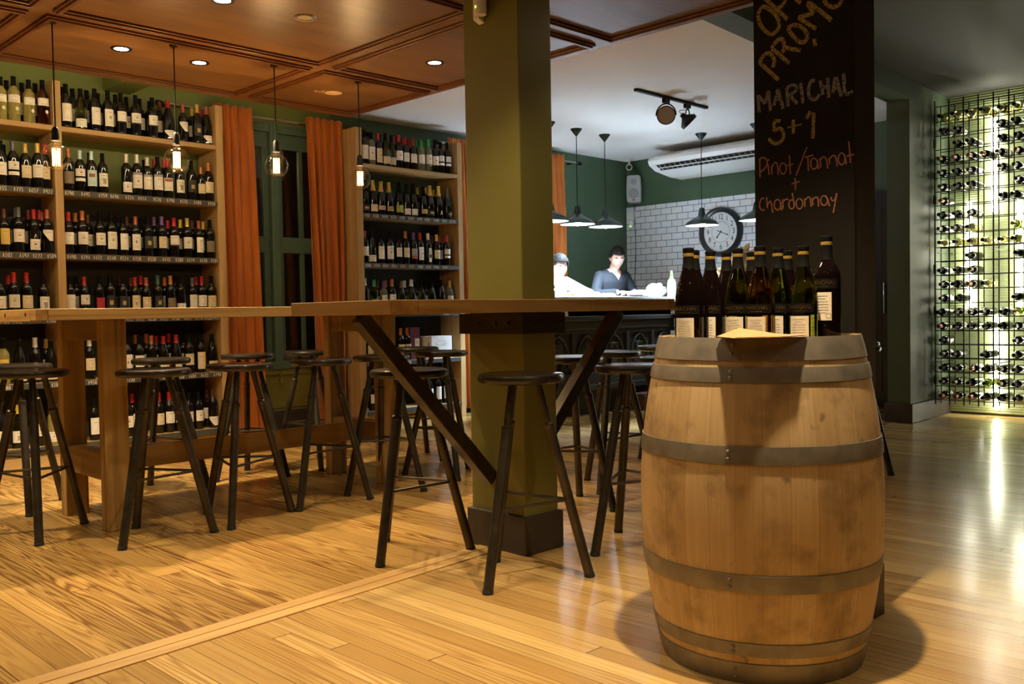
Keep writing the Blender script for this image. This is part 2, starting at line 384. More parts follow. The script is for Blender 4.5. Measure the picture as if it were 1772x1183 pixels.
def tag(o, label=None, cat=None, group=None, kind=None):
    if label: o['label'] = label
    if cat: o['category'] = cat
    if group: o['group'] = group
    if kind: o['kind'] = kind
    return o
def thing(name, label, cat, loc=(0, 0, 0), rz=0.0, group=None):
    o = bpy.data.objects.new(name, None); COL.objects.link(o); o.empty_display_size = 0.1
    o.location = loc; o.rotation_euler = (0, 0, rz); return tag(o, label, cat, group)
KIDS = {}
def copy_tree(o, parent=None):
    c = o.copy(); COL.objects.link(c)
    if parent is not None: c.parent = parent
    for ch in [k for k in o.children]: copy_tree(ch, c)
    return c
def struct(name, mb, m, parent=None, bevel=0.0, smooth=False):
    o = mb.build(name, m, parent, smooth=smooth, bevel=bevel)
    if parent is None: o['kind'] = 'structure'
    return o
def text_mesh(body, size, fn, mb, mi=0, center=True):
    """Adds the outlines of a text to mb; fn maps (x, y) of the text plane to a 3-D point."""
    c = bpy.data.curves.new('t', 'FONT'); c.body = body; c.size = size; c.resolution_u = 3
    c.align_x = 'CENTER' if center else 'LEFT'; c.align_y = 'CENTER'
    o = bpy.data.objects.new('t', c); COL.objects.link(o)
    bpy.context.view_layer.update()
    me = bpy.data.meshes.new_from_object(o)
    mb.add([fn(v.co.x, v.co.y) for v in me.vertices], [tuple(p.vertices) for p in me.polygons], mi)
    bpy.data.objects.remove(o); bpy.data.curves.remove(c); bpy.data.meshes.remove(me)
ORD = ['zeroth', 'first', 'second', 'third', 'fourth', 'fifth', 'sixth', 'seventh', 'eighth', 'ninth', 'tenth', 'eleventh', 'twelfth', 'thirteenth',
       'fourteenth', 'fifteenth', 'sixteenth', 'seventeenth', 'eighteenth', 'nineteenth', 'twentieth', 'twenty-first', 'twenty-second']
def spline(pts, sub=5):
    """Catmull-Rom through 2-D/3-D points."""
    P = [Vector(p) for p in pts]
    if len(P) < 3: return P
    out = []
    for i in range(len(P) - 1):
        p0, p1, p2, p3 = P[max(i - 1, 0)], P[i], P[i + 1], P[min(i + 2, len(P) - 1)]
        for k in range(sub):
            t = k / sub
            out.append(0.5 * ((2 * p1) + (p2 - p0) * t + (2 * p0 - 5 * p1 + 4 * p2 - p3) * t * t + (3 * p1 - p0 - 3 * p2 + p3) * t ** 3))
    out.append(P[-1]); return out

# ================================================================== SETTING
YW, XW, YL = 7.27, 9.29, 6.90          # shelf wall, tiled wall, front of the shelving
HC, HW = 2.45, 2.87                    # wooden ceiling, white ceiling
def strip_y(x): return 2.83 + 0.085 * (x - 0.9)
m = MB(); xs = (-3.5, 12.0)
m.add([(xs[0], strip_y(xs[0]), 0), (xs[1], strip_y(xs[1]), 0), (xs[1], 9, 0), (xs[0], 9, 0)], [(0, 1, 2, 3)], 0)
m.add([(xs[0], -3.5, 0), (xs[1], -3.5, 0), (xs[1], strip_y(xs[1]), 0), (xs[0], strip_y(xs[0]), 0)], [(0, 1, 2, 3)], 1)
m.add([(xs[0], -3.5, -0.1), (xs[0], 9, -0.1), (xs[1], 9, -0.1), (xs[1], -3.5, -0.1)], [(0, 1, 2, 3)], 1)
struct('floor', m, [FLOOR_A, FLOOR_B])
m = MB(); a, b = Vector((-3.4, strip_y(-3.4) - 0.05, 0.0)), Vector((2.78, strip_y(2.78) - 0.05, 0.0))
n_ = Vector((-0.085, 1, 0)).normalized()
for k, (o0, o1) in enumerate(((-0.062, -0.003), (0.003, 0.062))):
    m.prism([a + n_ * o0, b + n_ * o0, b + n_ * o1, a + n_ * o1], 0, (0, 0, 0.004))
struct('trim_1', m, STRIP)

WX0, WX1, WZ0, WZ1 = 3.70, 4.92, 0.56, 2.69
m = MB()
m.box(-3.5, WX0, YW, YW + 0.25, 0, 3.0, 1); m.box(WX1, XW + 0.3, YW, YW + 0.25, 0, 3.0)
m.box(WX0, WX1, YW, YW + 0.25, 0, WZ0, 1); m.box(WX0, WX1, YW, YW + 0.25, WZ1, 3.0, 1)
struct('wall_left', m, [GREEN, LIME])
m = MB(); m.box(XW, XW + 0.2, 3.45, YW, 0, 3.0); struct('wall_back', m, GREEN)
m = MB(); m.box(XW - 0.012, XW, 4.45, YW, 0, 2.30); struct('wall_kitchen', m, TILES)
m = MB(); m.box(9.15, 9.35, -3.5, 3.45, 0, 3.0); struct('wall_rack', m, PIER)
m = MB(); m.box(9.13, 9.15, -1.5, 3.343, 0.02, 2.96); struct('trim_2', m, CORR)
m = MB(); m.box(-3.7, -3.5, -3.5, 7.5, 0, 3.0); struct('wall_front', m, GREY_W)
m = MB(); m.box(-3.5, 9.35, -3.7, -3.5, 0, 3.0); struct('wall_right', m, GREY_W)
m = MB(); m.prism([(3.7, 3.06, HW), (8.15, 3.39, HW), (XW + 0.2, 3.44, HW), (XW + 0.2, 7.5, HW), (3.7, 7.5, HW)], 0, (0, 0, 0.1)); m.box(-3.6, 3.9, 5.4, 7.5, HW, HW + 0.1); struct('ceiling', m, WHITE_C)
m = MB(); m.prism([(3.7, 3.06, 2.96), (8.15, 3.39, 2.96), (XW + 0.2, 3.44, 2.96), (XW + 0.2, -3.6, 2.96), (3.7, -3.6, 2.96)], 0, (0, 0, 0.1)); struct('ceiling_dark', m, GREY_C)
# pier and beam beside the rack
m = MB(); m.prism([(8.15, 3.30, 0), (9.15, 3.345, 0), (9.15, 3.545, 0), (8.15, 3.50, 0)], 0, (0, 0, 2.96)); struct('wall_pier', m, PIER)
m = MB(); m.prism([(8.125, 3.275, 0), (9.14, 3.32, 0), (9.14, 3.55, 0), (8.125, 3.525, 0)], 0, (0, 0, 0.165)); struct('baseboard_pier', m, BASEB, bevel=0.004)
m = MB(); m.prism([(3.9, 2.97, 2.79), (8.15, 3.28, 2.79), (8.15, 3.48, 2.79), (3.9, 3.17, 2.79)], 0, (0, 0, 0.19)); struct('beam', m, PIER)
m = MB(); m.box(2.87, 3.07, 5.40, YW, 2.765, HW); struct('beam.001', m, LIME)
m = MB(); m.box(-3.5, YL + 2.39, YW - 0.02, YW, 0, 0.19); struct('baseboard_left', m, BASEB, bevel=0.003)
# far dark doorway
m = MB(); m.box(9.20, 9.26, 3.52, 4.40, 0.0, 2.16); m.box(9.195, 9.20, 3.62, 3.94, 0.15, 2.0); m.box(9.195, 9.20, 4.0, 4.32, 0.15, 2.0)
d = struct('door_1', m, plain('dark_door', (0.008, 0.008, 0.009), 0.3), bevel=0.004)
m = MB(); m.tube((9.17, 3.97, 0.95), (9.17, 3.97, 1.25), 0.012); m.bar((9.17, 3.97, 0.97), (9.2, 3.97, 0.97), 0.012, 0.012); m.bar((9.17, 3.97, 1.23), (9.2, 3.97, 1.23), 0.012, 0.012)
m.build('door_handle', CHROME, d)

# wooden ceiling with moulded panels
m = MB(); m.box(-3.5, 3.97, -3.5, 5.63, HC, HC + 0.06); m.box(3.93, 3.966, -3.5, 5.62, HC + 0.02, HW);
canopy = struct('ceiling_panelling', m, CEILW)
XB = [(-2.7, -1.4), (-1.28, 0.04), (0.16, 1.48), (1.60, 3.0), (3.12, 3.88)]
YB = [(4.65, 5.48), (3.27, 4.53), (1.89, 3.13), (0.52, 1.77), (-0.86, 0.40), (-2.2, -0.98)]
for (x0, x1) in XB:
    for (y0, y1) in YB:
        m = MB()
        for wd, dp in ((0.044, 0.012), (0.022, 0.022)):
            h = wd / 2
            m.box(x0 - h, x1 + h, y0 - h, y0 + h, HC - dp, HC); m.box(x0 - h, x1 + h, y1 - h, y1 + h, HC - dp, HC)
            m.box(x0 - h, x0 + h, y0 + h, y1 - h, HC - dp, HC); m.box(x1 - h, x1 + h, y0 + h, y1 - h, HC - dp, HC)
        m.build('moulding', MOULD, canopy, smooth=False, bevel=0.004)
def downlight(x, y, on, label, angle=114):
    t = thing('recessed_downlight', label, 'ceiling light', (x, y, HC), group='recessed spots in the wooden ceiling')
    m = MB(); m.lathe([(0.036, 0.0), (0.037, -0.004), (0.052, -0.005), (0.054, 0.0)], 24); m.build('trim_ring', BLACK if on else CHROME, t)
    m = MB(); m.lathe([(0, 0.0), (0.036, 0.0), (0.036, -0.002), (0, -0.0025)], 20)
    m.build('lamp_lens', DISC if on else plain('unlit_lens', (0.5, 0.45, 0.35), 0.3), t)
    if on: lamp('SPOT', 'lamp_light', (0, 0, -0.012), P_DOWN * on, WARM, t, aim=(0, 0, -1), size=0.03, angle=angle, blend=0.7)
    return t
DL = [(2.063, 4.968, 4.6, 'lit spot between the first two hanging bulbs from the middle bookcase post'), (2.493, 4.955, 4.6, 'lit spot just past the second hanging bulb from the bookcase post'),
      (3.483, 4.091, 1.3, 'lone lit spot in the narrow panel beside the green column'), (2.09, 3.917, 1.2, 'lit spot at the picture top above the bulbs'),
      (2.499, 3.883, 0, 'unlit spot in a black ring, in the wide ceiling panel')]
for x, y, on, lb in DL: downlight(x, y, on, lb)
for x, y, p in [(2.08, 1.25, 4.6), (2.08, 2.5, 1.1), (3.48, 2.5, 0.35), (0.75, 2.5, 0.9), (0.75, 1.15, 0.25), (0.75, 3.9, 0.9), (0.75, 5.05, 3.6), (-0.6, 3.9, 0.5), (3.5, 0.2, 0.75), (2.08, -0.25, 0.15), (0.75, -0.25, 0.2)]:
    downlight(x, y, p, 'lit spot in the wooden ceiling above the camera side of the room', 84 if (x, y) == (2.08, 1.25) else 114)
t = thing('added_shelf_light', 'added hidden light strip along the shelf-side edge of the wooden ceiling', 'light strip', (2.1, 5.632, 2.482))  # invented strip, out of view, added to brighten the top shelf and wall
m = MB(); m.box(-1.8, 1.8, -0.002, 0.004, -0.012, 0.012); m.build('profile', WHITEP, t, smooth=False)
m = MB(); m.tube((-1.8, 0.012, 0), (1.8, 0.012, 0), 0.008, n=8); m.build('added_glow_strip', glow('added_shelf_glow', (1.0, 0.80, 0.46), 62.0), t)
m = MB(); m.lathe([(0, -0.0015), (0.052, -0.0015), (0.056, 0.0), (0, 0.0)], 22, 0)
random.seed(5)
for k in range(9):
    a = random.uniform(-0.13, -0.06); b_ = random.uniform(-0.02, 0.05); m.box(a, a + random.uniform(0.01, 0.04), b_, b_ + 0.006, -0.001, 0.0, 0)
hole = m.build('patched_light_hole', plain('bare_plaster', (0.6, 0.42, 0.22), 0.8), loc=(3.467, 5.079, HC)); tag(hole, 'pale round patch with scraped paint in the small ceiling panel', 'ceiling patch')

# ------------------------------------------------------------------ columns
t = thing('column', 'olive green square column with dark plinth in the middle of the room', 'column', (2.873, 2.8925, 0))
m = MB(); m.box(-0.10, 0.10, -0.1675, 0.1675, 0.0, HC); m.build('shaft', OLIVE, t, smooth=False, bevel=0.006)
m = MB(); m.box(-0.117, 0.117, -0.184, 0.184, 0, 0.162); m.build('plinth', BASEB, t, smooth=False, bevel=0.006)
p = atX(838, 10, 2.773)
t2 = thing('motion_detector', 'white motion detector with a green light on the green column', 'alarm sensor', (2.773, p.y, p.z))
m = MB(); m.prism([(0, 0.035, 0.055), (0, 0.035, -0.075), (-0.035, 0.035, -0.060), (-0.035, 0.035, 0.055)], 0, (0, -0.035, 0)); m.build('bracket', WHITEP, t2, smooth=False, bevel=0.003)
m = MB(); m.lathe([(0, -0.052), (0.026, -0.052), (0.029, -0.045), (0.029, 0.05), (0.025, 0.056), (0, 0.056)], 18, 0, Matrix.Translation((-0.04, -0.018, 0)) @ Matrix.Diagonal((0.9, 1.0, 1, 1))); m.build('sensor_housing', WHITEP, t2)
m = MB(); m.ball((-0.066, -0.016, -0.022), 0.004, 0.004, 0.006, 8, 6); m.build('indicator_light', GREENLED, t2)

cb = thing('chalkboard_column', 'black chalkboard column with coloured chalk writing, behind the barrel', 'column', (2.857, 1.5065, 0))
BX = 2.857
m = MB(); m.box(0.003, 0.155, -0.1735, 0.1735, 0, HC, 1); m.box(0.0, 0.003, -0.176, 0.176, 0.17, HC, 0); m.build('shaft', [BOARD, BOARD2], cb, smooth=False)
m = MB(); m.box(-0.018, 0.172, -0.193, 0.193, 0, 0.17); m.build('plinth', BASEB, cb, smooth=False, bevel=0.004)
def ell(cx, cy, rx, ry, rot=0.0, n=22):
    return [(cx + rx * cos(a) * cos(rot) - ry * sin(a) * sin(rot), cy + rx * cos(a) * sin(rot) + ry * sin(a) * cos(rot)) for a in [2 * pi * i / n - pi / 2 for i in range(n + 1)]]
def chalk(name, ox, oy, sc, wd, strokes, m_):
    mb = MB(); base = Vector(cb.location)
    for i, st in enumerate(strokes):
        smoothed = spline([Vector((q[0], q[1], 0)) for q in st], 4) if len(st) > 2 else [Vector((q[0], q[1], 0)) for q in st]
        P = [atX(ox + q.x / sc, oy + q.y / sc, BX) - base for q in smoothed]
        mb.ribbon(P, (-1, 0, 0), wd, 0, 0.0006 + 0.00005 * i)
    return mb.build(name, m_, cb, smooth=False)
chalk('yellow_chalk_heading', 1290, 0, 7.886, 0.0135, [
    [(170, 190), (240, 90), (330, 130), (430, 230), (460, 350), (420, 430), (340, 465), (250, 400), (190, 300), (172, 200)],
    [(200, -90), (310, 20), (575, 262)], [(200, -90), (330, -150), (480, -120), (545, -20), (515, 60), (440, 122)], [(600, -100), (755, 42)],
    [(190, 850), (455, 1092)], [(190, 850), (240, 770), (310, 725), (375, 770), (395, 850), (370, 920)],
    [(360, 660), (600, 862)], [(360, 660), (420, 570), (490, 525), (525, 580), (530, 650), (505, 720)], [(530, 645), (640, 670), (755, 690)],
    [(580, 375), (660, 342), (760, 365), (825, 430), (845, 510), (805, 572), (740, 570), (665, 505), (610, 440), (580, 380)],
    [(965, 395), (725, 240)], [(725, 240), (935, 180)], [(935, 180), (845, 50)], [(845, 50), (900, 55), (1175, 278)],
    [(1075, 0), (1110, 55), (1190, 100), (1270, 70), (1315, 10), (1300, -80), (1200, -140), (1090, -100), (1072, -10)],
    [(940, 525), (955, 630)]], CH_Y)
chalk('white_chalk_word', 1300, 110, 7.885, 0.0115, [
    [(110, 670), (92, 430)], [(92, 430), (190, 545)], [(190, 545), (235, 370)], [(235, 370), (265, 645)],
    [(310, 578), (365, 350)], [(365, 350), (440, 622)], [(345, 492), (410, 470)],
    [(505, 582), (485, 330)], [(485, 330), (540, 302), (600, 298), (617, 350), (580, 400), (510, 430)], [(520, 430), (632, 548)],
    [(675, 265), (710, 538)], [(868, 238), (820, 238), (787, 330), (787, 430), (830, 488), (890, 478), (930, 420)],
    [(945, 228), (980, 430)], [(1045, 192), (1060, 465)], [(950, 330), (1060, 315)],
    [(1115, 405), (1148, 188)], [(1160, 188), (1232, 452)], [(1130, 340), (1225, 325)], [(1265, 128), (1285, 405), (1390, 380)]], CH_W)
chalk('yellow_chalk_sum', 1300, 110, 7.885, 0.012, [
    [(400, 780), (312, 785)], [(312, 785), (312, 920)], [(312, 915), (390, 882), (437, 930), (442, 1000), (400, 1068), (330, 1092), (270, 1058), (240, 1020)],
    [(575, 765), (575, 955)], [(755, 748), (810, 652)], [(855, 665), (843, 1022)]], CH_Y)
chalk('yellow_chalk_dash', 1300, 110, 7.885, 0.005, [[(495, 875), (685, 830)]], CH_Y)
chalk('orange_chalk_words', 1300, 250, 8.45, 0.0048, [
    [(130, 482), (125, 230)], [(112, 228), (170, 190), (225, 220), (235, 290), (190, 360), (135, 400)],
    [(248, 290), (262, 442)], [(258, 212), (250, 238)], [(305, 437), (298, 310)], [(300, 335), (340, 270), (380, 282), (396, 442)],
    ell(467, 350, 46, 80), [(560, 158), (575, 437)], [(515, 312), (615, 285)], [(815, 38), (660, 452)],
    [(785, 187), (910, 155)], [(830, 180), (838, 387)], ell(920, 280, 50, 80), [(965, 220), (990, 362)],
    [(1020, 337), (1008, 200)], [(1010, 225), (1060, 180), (1105, 230), (1120, 352)], [(1150, 297), (1140, 190)], [(1145, 212), (1200, 160), (1240, 190), (1260, 317)],
    ell(1325, 210, 50, 85), [(1375, 180), (1395, 288)], [(1430, -45), (1455, 267)], [(1400, 167), (1505, 145)],
    [(645, 488), (652, 667)], [(588, 577), (712, 540)],
    [(190, 800), (160, 782), (130, 850), (130, 920), (170, 962), (200, 945)], [(228, 768), (240, 932)], [(245, 882), (275, 830), (300, 870), (318, 997)],
    ell(390, 880, 50, 75), [(430, 850), (450, 967)], [(470, 942), (465, 800)], [(468, 845), (510, 800), (550, 812)],
    ell(595, 875, 40, 65), [(605, 708), (635, 902)], ell(710, 865, 48, 75), [(790, 912), (785, 790)], [(790, 815), (830, 775), (865, 782), (882, 912)],
    [(905, 892), (900, 780)], [(905, 805), (945, 770), (980, 790), (990, 907)], ell(1070, 820, 50, 70), [(1120, 790), (1150, 902)],
    [(1170, 768), (1190, 822), (1230, 800), (1255, 712)], [(1258, 712), (1205, 1002)]], CH_O)

# ------------------------------------------------------------------ window, exterior, rods, curtains
wn = bpy.data.objects.new('window_1', None); COL.objects.link(wn); wn['kind'] = 'structure'; wn.location = (0, 0, 0)
m = MB(); f_ = 0.07
m.box(WX0, WX1, YW - 0.034, YW + 0.104, WZ1 - f_, WZ1); m.box(WX0, WX1, YW - 0.05, YW + 0.106, WZ0, WZ0 + f_)
m.box(WX0, WX0 + f_, YW - 0.03, YW + 0.10, WZ0, WZ1); m.box(WX1 - f_, WX1, YW - 0.03, YW + 0.10, WZ0, WZ1)
m.box(4.27, 4.35, YW - 0.045, YW + 0.08, WZ0, WZ1)
m.build('window_frame', GREEN2, wn, smooth=False, bevel=0.005)
for (x0, x1) in ((WX0 + f_, 4.27), (4.35, WX1 - f_)):
    m = MB(); y0, y1 = YW + 0.005, YW + 0.05
    m.box(x0, x0 + 0.055, y0, y1, WZ0 + f_, WZ1 - f_); m.box(x1 - 0.055, x1, y0, y1, WZ0 + f_, WZ1 - f_)
    for z0, z1 in ((WZ0 + f_, WZ0 + f_ + 0.07), (1.58, 1.72), (WZ1 - f_ - 0.13, WZ1 - f_)): m.box(x0 + 0.002, x1 - 0.002, y0 - 0.003, y1 + 0.003, z0, z1)
    xm = (x0 + x1) / 2; m.box(xm - 0.02, xm + 0.02, y0 + 0.004, y1 - 0.004, WZ0 + f_, WZ1 - f_)
    for z in (1.08,): m.box(x0, x1, y0 + 0.01, y1, z - 0.012, z + 0.012)
    sash = m.build('sash', GREEN2, wn, smooth=False, bevel=0.004)
    m = MB(); m.box(x0 + 0.03, x1 - 0.03, YW + 0.028, YW + 0.032, WZ0 + f_ + 0.03, WZ1 - f_ - 0.03); m.build('window_glass', PANE, wn, smooth=False)
m = MB(); m.box(WX0 - 0.05, WX1 + 0.05, YW - 0.012, YW, 0.215, WZ0 - 0.02); m.box(WX0 - 0.05, WX1 + 0.05, YW - 0.03, YW, WZ0 - 0.05, WZ0); m.build('lower_panel', [OLIVE], wn, smooth=False, bevel=0.004)
m = MB(); m.tube((4.31, YW - 0.06, 0.515), (4.31, YW - 0.045, 0.515), 0.012); m.box(4.297, 4.323, YW - 0.068, YW - 0.052, 0.44, 0.485)
m.sweep([(4.302, YW - 0.06, 0.485), (4.302, YW - 0.06, 0.515), (4.31, YW - 0.06, 0.522), (4.318, YW - 0.06, 0.515), (4.318, YW - 0.06, 0.485)], 0.004, 6)
m.build('padlock', BRASS, wn)
m = MB(); m.box(2.5, 7.0, 9.2, 9.4, 0, 3.2); struct('wall_exterior', m, STONE)
m = MB(); m.box(-1, 12.0, YW + 0.25, 9.4, -0.12, -0.02); struct('ground', m, STONE)
lamp('POINT', 'added_outside_light', (4.2, 8.4, 2.5), 14.0, AMBER, size=0.1)  # invented lamp, added so the stone behind the window shows

def rod(name, x0, x1, y, z, label):
    t = thing(name, label, 'curtain rod', ((x0 + x1) / 2, y, z)); L = (x1 - x0) / 2
    m = MB(); m.tube((-L, 0, 0), (L, 0, 0), 0.0125); m.build('rail', CHROME, t)
    for sx in (-1, 1):
        m = MB(); m.sweep([(sx * L, 0, 0), (sx * (L + 0.02), 0, 0), (sx * (L + 0.022), 0, 0), (sx * (L + 0.06), 0, 0)], [0.016, 0.016, 0.022, 0.022], 14); m.build('finial', BLACK, t)
        m = MB(); m.bar((sx * (L - 0.04), 0, 0), (sx * (L - 0.04), YW - y, 0), 0.018, 0.018); m.build('rod_bracket', BLACK, t, smooth=False)
rod('curtain_rod', 3.30, 5.22, 7.17, 2.715, 'steel curtain rod over the tall green window')
rod('curtain_rod', 6.12, 8.22, 7.15, 2.735, 'steel curtain rod ending near the speaker corner')

def curtain(x0, x1, y, z0, z1, folds, seed, label, flare=0.0, sway=0.0):
    rnd = random.Random(seed); nx, nz = folds * 12, 46; vs = []
    ph = [rnd.uniform(0, 6.28) for _ in range(6)]; xm = (x0 + x1) / 2
    for k in range(nz + 1):
        v = k / nz; z = z1 + (z0 - z1) * v                      # from the top down
        pinch = max(0.0, 1 - abs(v - 0.055) / 0.05); amp = 0.014 + 0.030 * min(1, v * 2.2) - 0.010 * pinch
        wd = 1 + flare * v
        for i in range(nx + 1):
            u = i / nx; a = u * folds * 2 * pi
            a2 = a + 1.1 * sin(u * 5.1 + ph[1] + 0.8 * v) * min(1, v * 3)
            xx = xm + (u - 0.5) * (x1 - x0) * wd + sway * v + 0.014 * sin(a2 + ph[0] + 1.2 * v) * min(1, v * 4)
            yy = y + amp * (1 + 0.45 * sin(u * 7.3 + ph[2] + 1.6 * v)) * sin(a2) + 0.008 * sin(a2 * 2.1 + ph[3] + 2 * v) * (0.2 + v)
            if v < 0.06: yy += 0.009 * sin(a * 3 + ph[4])
            zz = z + (0.006 * sin(a + ph[5]) if k == 0 else 0)
            vs.append((xx, yy, zz))
    fs = [(k * (nx + 1) + i, k * (nx + 1) + i + 1, (k + 1) * (nx + 1) + i + 1, (k + 1) * (nx + 1) + i) for k in range(nz) for i in range(nx)]
    m = MB(); m.add(vs, fs); o = m.build('curtain', CURT, ang=180)
    sm = o.modifiers.new('thick', 'SOLIDIFY'); sm.thickness = 0.004
    tag(o, label, 'curtain', 'orange velvet curtains'); return o
curtain(3.685, 4.04, 7.12, 0.03, 2.77, 5, 1, 'orange velvet curtain hanging between the wide bookcase and the green window', 0.02, 0.02)
curtain(4.55, 4.925, 7.10, 0.03, 2.77, 5, 2, 'orange velvet curtain on the column side of the green window', -0.38, 0.02)
curtain(6.22, 6.62, 7.12, 0.05, 2.79, 6, 3, 'orange velvet curtain just past the single bookcase, beside the green column', 0.02)
curtain(7.38, 7.93, 7.10, 0.03, 2.79, 7, 4, 'orange velvet curtain behind the man in the white shirt', 0.02)

# ================================================================== SHELVING
ZS = [2.385, 1.94, 1.49, 1.04, 0.59, 0.145]            # upper faces of the boards
GLY = {'0': [ell(0.5, 0.5, 0.36, 0.5, 0, 10)], '1': [[(0.3, 0.2), (0.55, 0), (0.55, 1)]], '2': [[(0.1, 0.2), (0.45, 0), (0.85, 0.25), (0.1, 1), (0.9, 1)]],
       '3': [[(0.1, 0.05), (0.85, 0.05), (0.4, 0.42), (0.85, 0.7), (0.45, 1), (0.1, 0.9)]], '4': [[(0.7, 1), (0.7, 0), (0.1, 0.65), (0.95, 0.65)]],
       '5': [[(0.85, 0), (0.2, 0), (0.15, 0.45), (0.7, 0.42), (0.85, 0.75), (0.5, 1), (0.1, 0.92)]], '6': [[(0.75, 0), (0.3, 0.4), (0.15, 0.75), (0.5, 1), (0.85, 0.75), (0.5, 0.52), (0.2, 0.7)]],
       '7': [[(0.1, 0), (0.9, 0), (0.4, 1)], [(0.3, 0.5), (0.75, 0.5)]], '8': [ell(0.5, 0.25, 0.28, 0.25, 0, 8), ell(0.5, 0.75, 0.36, 0.25, 0, 8)],
       '9': [ell(0.45, 0.28, 0.33, 0.28, 0, 8), [(0.8, 0.25), (0.7, 1)]], '$': [[(0.85, 0.22), (0.5, 0.12), (0.2, 0.3), (0.8, 0.68), (0.5, 0.88), (0.15, 0.78)], [(0.5, 0), (0.5, 1)]]}
def price(mb, txt, x, y, z, h, mi):
    cw = h * 0.62; x -= cw * len(txt) / 2
    for ch in txt:
        for st in GLY[ch]: mb.ribbon([(x + q[0] * cw * 0.82, y, z + h / 2 - q[1] * h) for q in st], (0, -1, 0), h * 0.13, mi, 0.0004)
        x += cw
def shelving(name, label, posts, depth, y0, top, rows, strips, plinth=True):
    """posts: x-ranges of uprights; rows: board heights; strips[bay][row]: price list or None"""
    t = thing(name, label, 'bookcase', (0, y0, 0))
    for (a, b) in posts:
        m = MB(); m.box(a, b, 0, depth, 0, top); m.build('side_panel', SHELF_Z, t, smooth=False, bevel=0.003)
    for bi, ((_, a), (b, _2)) in enumerate(zip(posts, posts[1:])):
        for ri, z in enumerate(rows):
            m = MB(); m.box(a, b, 0.004, depth, z - 0.036, z); sh = m.build('shelf', SHELF_X, t, smooth=False, bevel=0.002)
            if strips[bi][ri] is not None:
                m = MB(); m.box(a, b, -0.003, 0.004, z - 0.040, z - 0.002, 0)
                for px, tx in strips[bi][ri]:
                    hw_ = 0.026 * 0.62 * len(tx) / 2 + 0.006; price(m, tx, min(max(xOn(px, y0, z - 0.02), a + hw_), b - hw_), -0.003, z - 0.021, 0.026, 1)
                m.build('price_strip', [SLATE, CHALKP], sh, smooth=False)
        m = MB(); m.box(a, b, depth - 0.012, depth - 0.002, 0.0, rows[1] - 0.04); m.build('dark_backing', BACKP, t, smooth=False)  # dark sheet added behind the lower shelves, keeping their backs black
        m = MB(); m.box(a, b, 0.02, 0.045, 0, rows[-1] - 0.036); m.build('kickboard', SHELF_X, t, smooth=False)
    return t
def PR(s): return [(float(q.split(':')[0]), q.split(':')[1]) for q in s.split()]
stripsL = [[None, PR('5:$55 32:$775 58:$657 83:$922'), PR('13:$202 42:$397 65:$272 91:$509'), PR('8:$465 30:$412 89:$500'), PR('10:$380 33:$170 57:$34 97:$380'), []],
           [None, PR('120:$790 148:$495 178:$759 198:$690 224:$724 246:$414 272:$570 295:$790 318:$372 342:$480 366:$930'),
            PR('124:$490 148:$394 169:$472 193:$340 215:$524 237:$720 263:$530 288:$745 310:$280 330:$319 352:$670 373:$585'),
            PR('160:$620 200:$480 223:$913 243:$472 263:$850 284:$725 304:$790 325:$427 344:$759 360:$420 377:$925'),
            PR('160:$950 226:$720 268:$590 288:$340 312:$920 333:$604 354:$472 376:$790'), []]]
shelving('wine_bookcase', 'tall two-bay pine bookcase of wine with chalk price strips', [(1.10, 1.15), (2.373, 2.428), (3.592, 3.655)], 0.31, YL, 2.70, ZS, stripsL)
stripsR = [[None, PR('634:$400 650:$458 666:$429 681:$377 696:$397 711:$349 726:$399 739:$450 755:$490 769:$475 783:$1350'),
            PR('637:$500 652:$720 667:$524 682:$524 697:$353 712:$772 727:$480 741:$350 755:$490 770:$391'), PR('640:$520 772:$790'), PR('640:$390 707:$590'), []]]
shelving('wine_bookcase', 'single-bay pine bookcase of wine between the window and the green column', [(4.93, 5.00), (6.14, 6.20)], 0.31, YL, 2.70, ZS, stripsR)

# ------------------------------------------------------------------ bottles
G_DARK = plain('dark_bottle_glass', (0.007, 0.006, 0.005), 0.05, spec=0.5)
G_RED = plain('red_wine_glass', (0.004, 0.002, 0.0018), 0.03, spec=0.3)
G_OLIVE = glass('olive_bottle_glass', (0.30, 0.33, 0.045)); G_GREEN = glass('green_bottle_glass', (0.33, 0.44, 0.06))
G_WHITE = glass('pale_wine_glass', (0.85, 0.76, 0.24), 0.0, 0.72); G_ROSE = glass('rose_wine_glass', (0.60, 0.10, 0.05)); G_AMB = glass('amber_wine_glass', (0.36, 0.19, 0.05))
G_CLEAR = glass('clear_white_wine_glass', (0.72, 0.76, 0.50), 0.0, 0.8)
GL = {'d': (G_DARK, 'dark'), 'w': (G_WHITE, 'pale yellow'), 'o': (G_OLIVE, 'olive'), 'r': (G_ROSE, 'amber red'), 'c': (G_CLEAR, 'clear'), 'g': (G_GREEN, 'green'), 'a': (G_AMB, 'brown'), 'k': (G_RED, 'dark red')}
def cap_m(n, c, r=0.35, me=0.3): return plain('foil_' + n, c, r, metal=me) if max(c) > 0.08 else plain('foil_' + n, c, 0.6, spec=0.08)
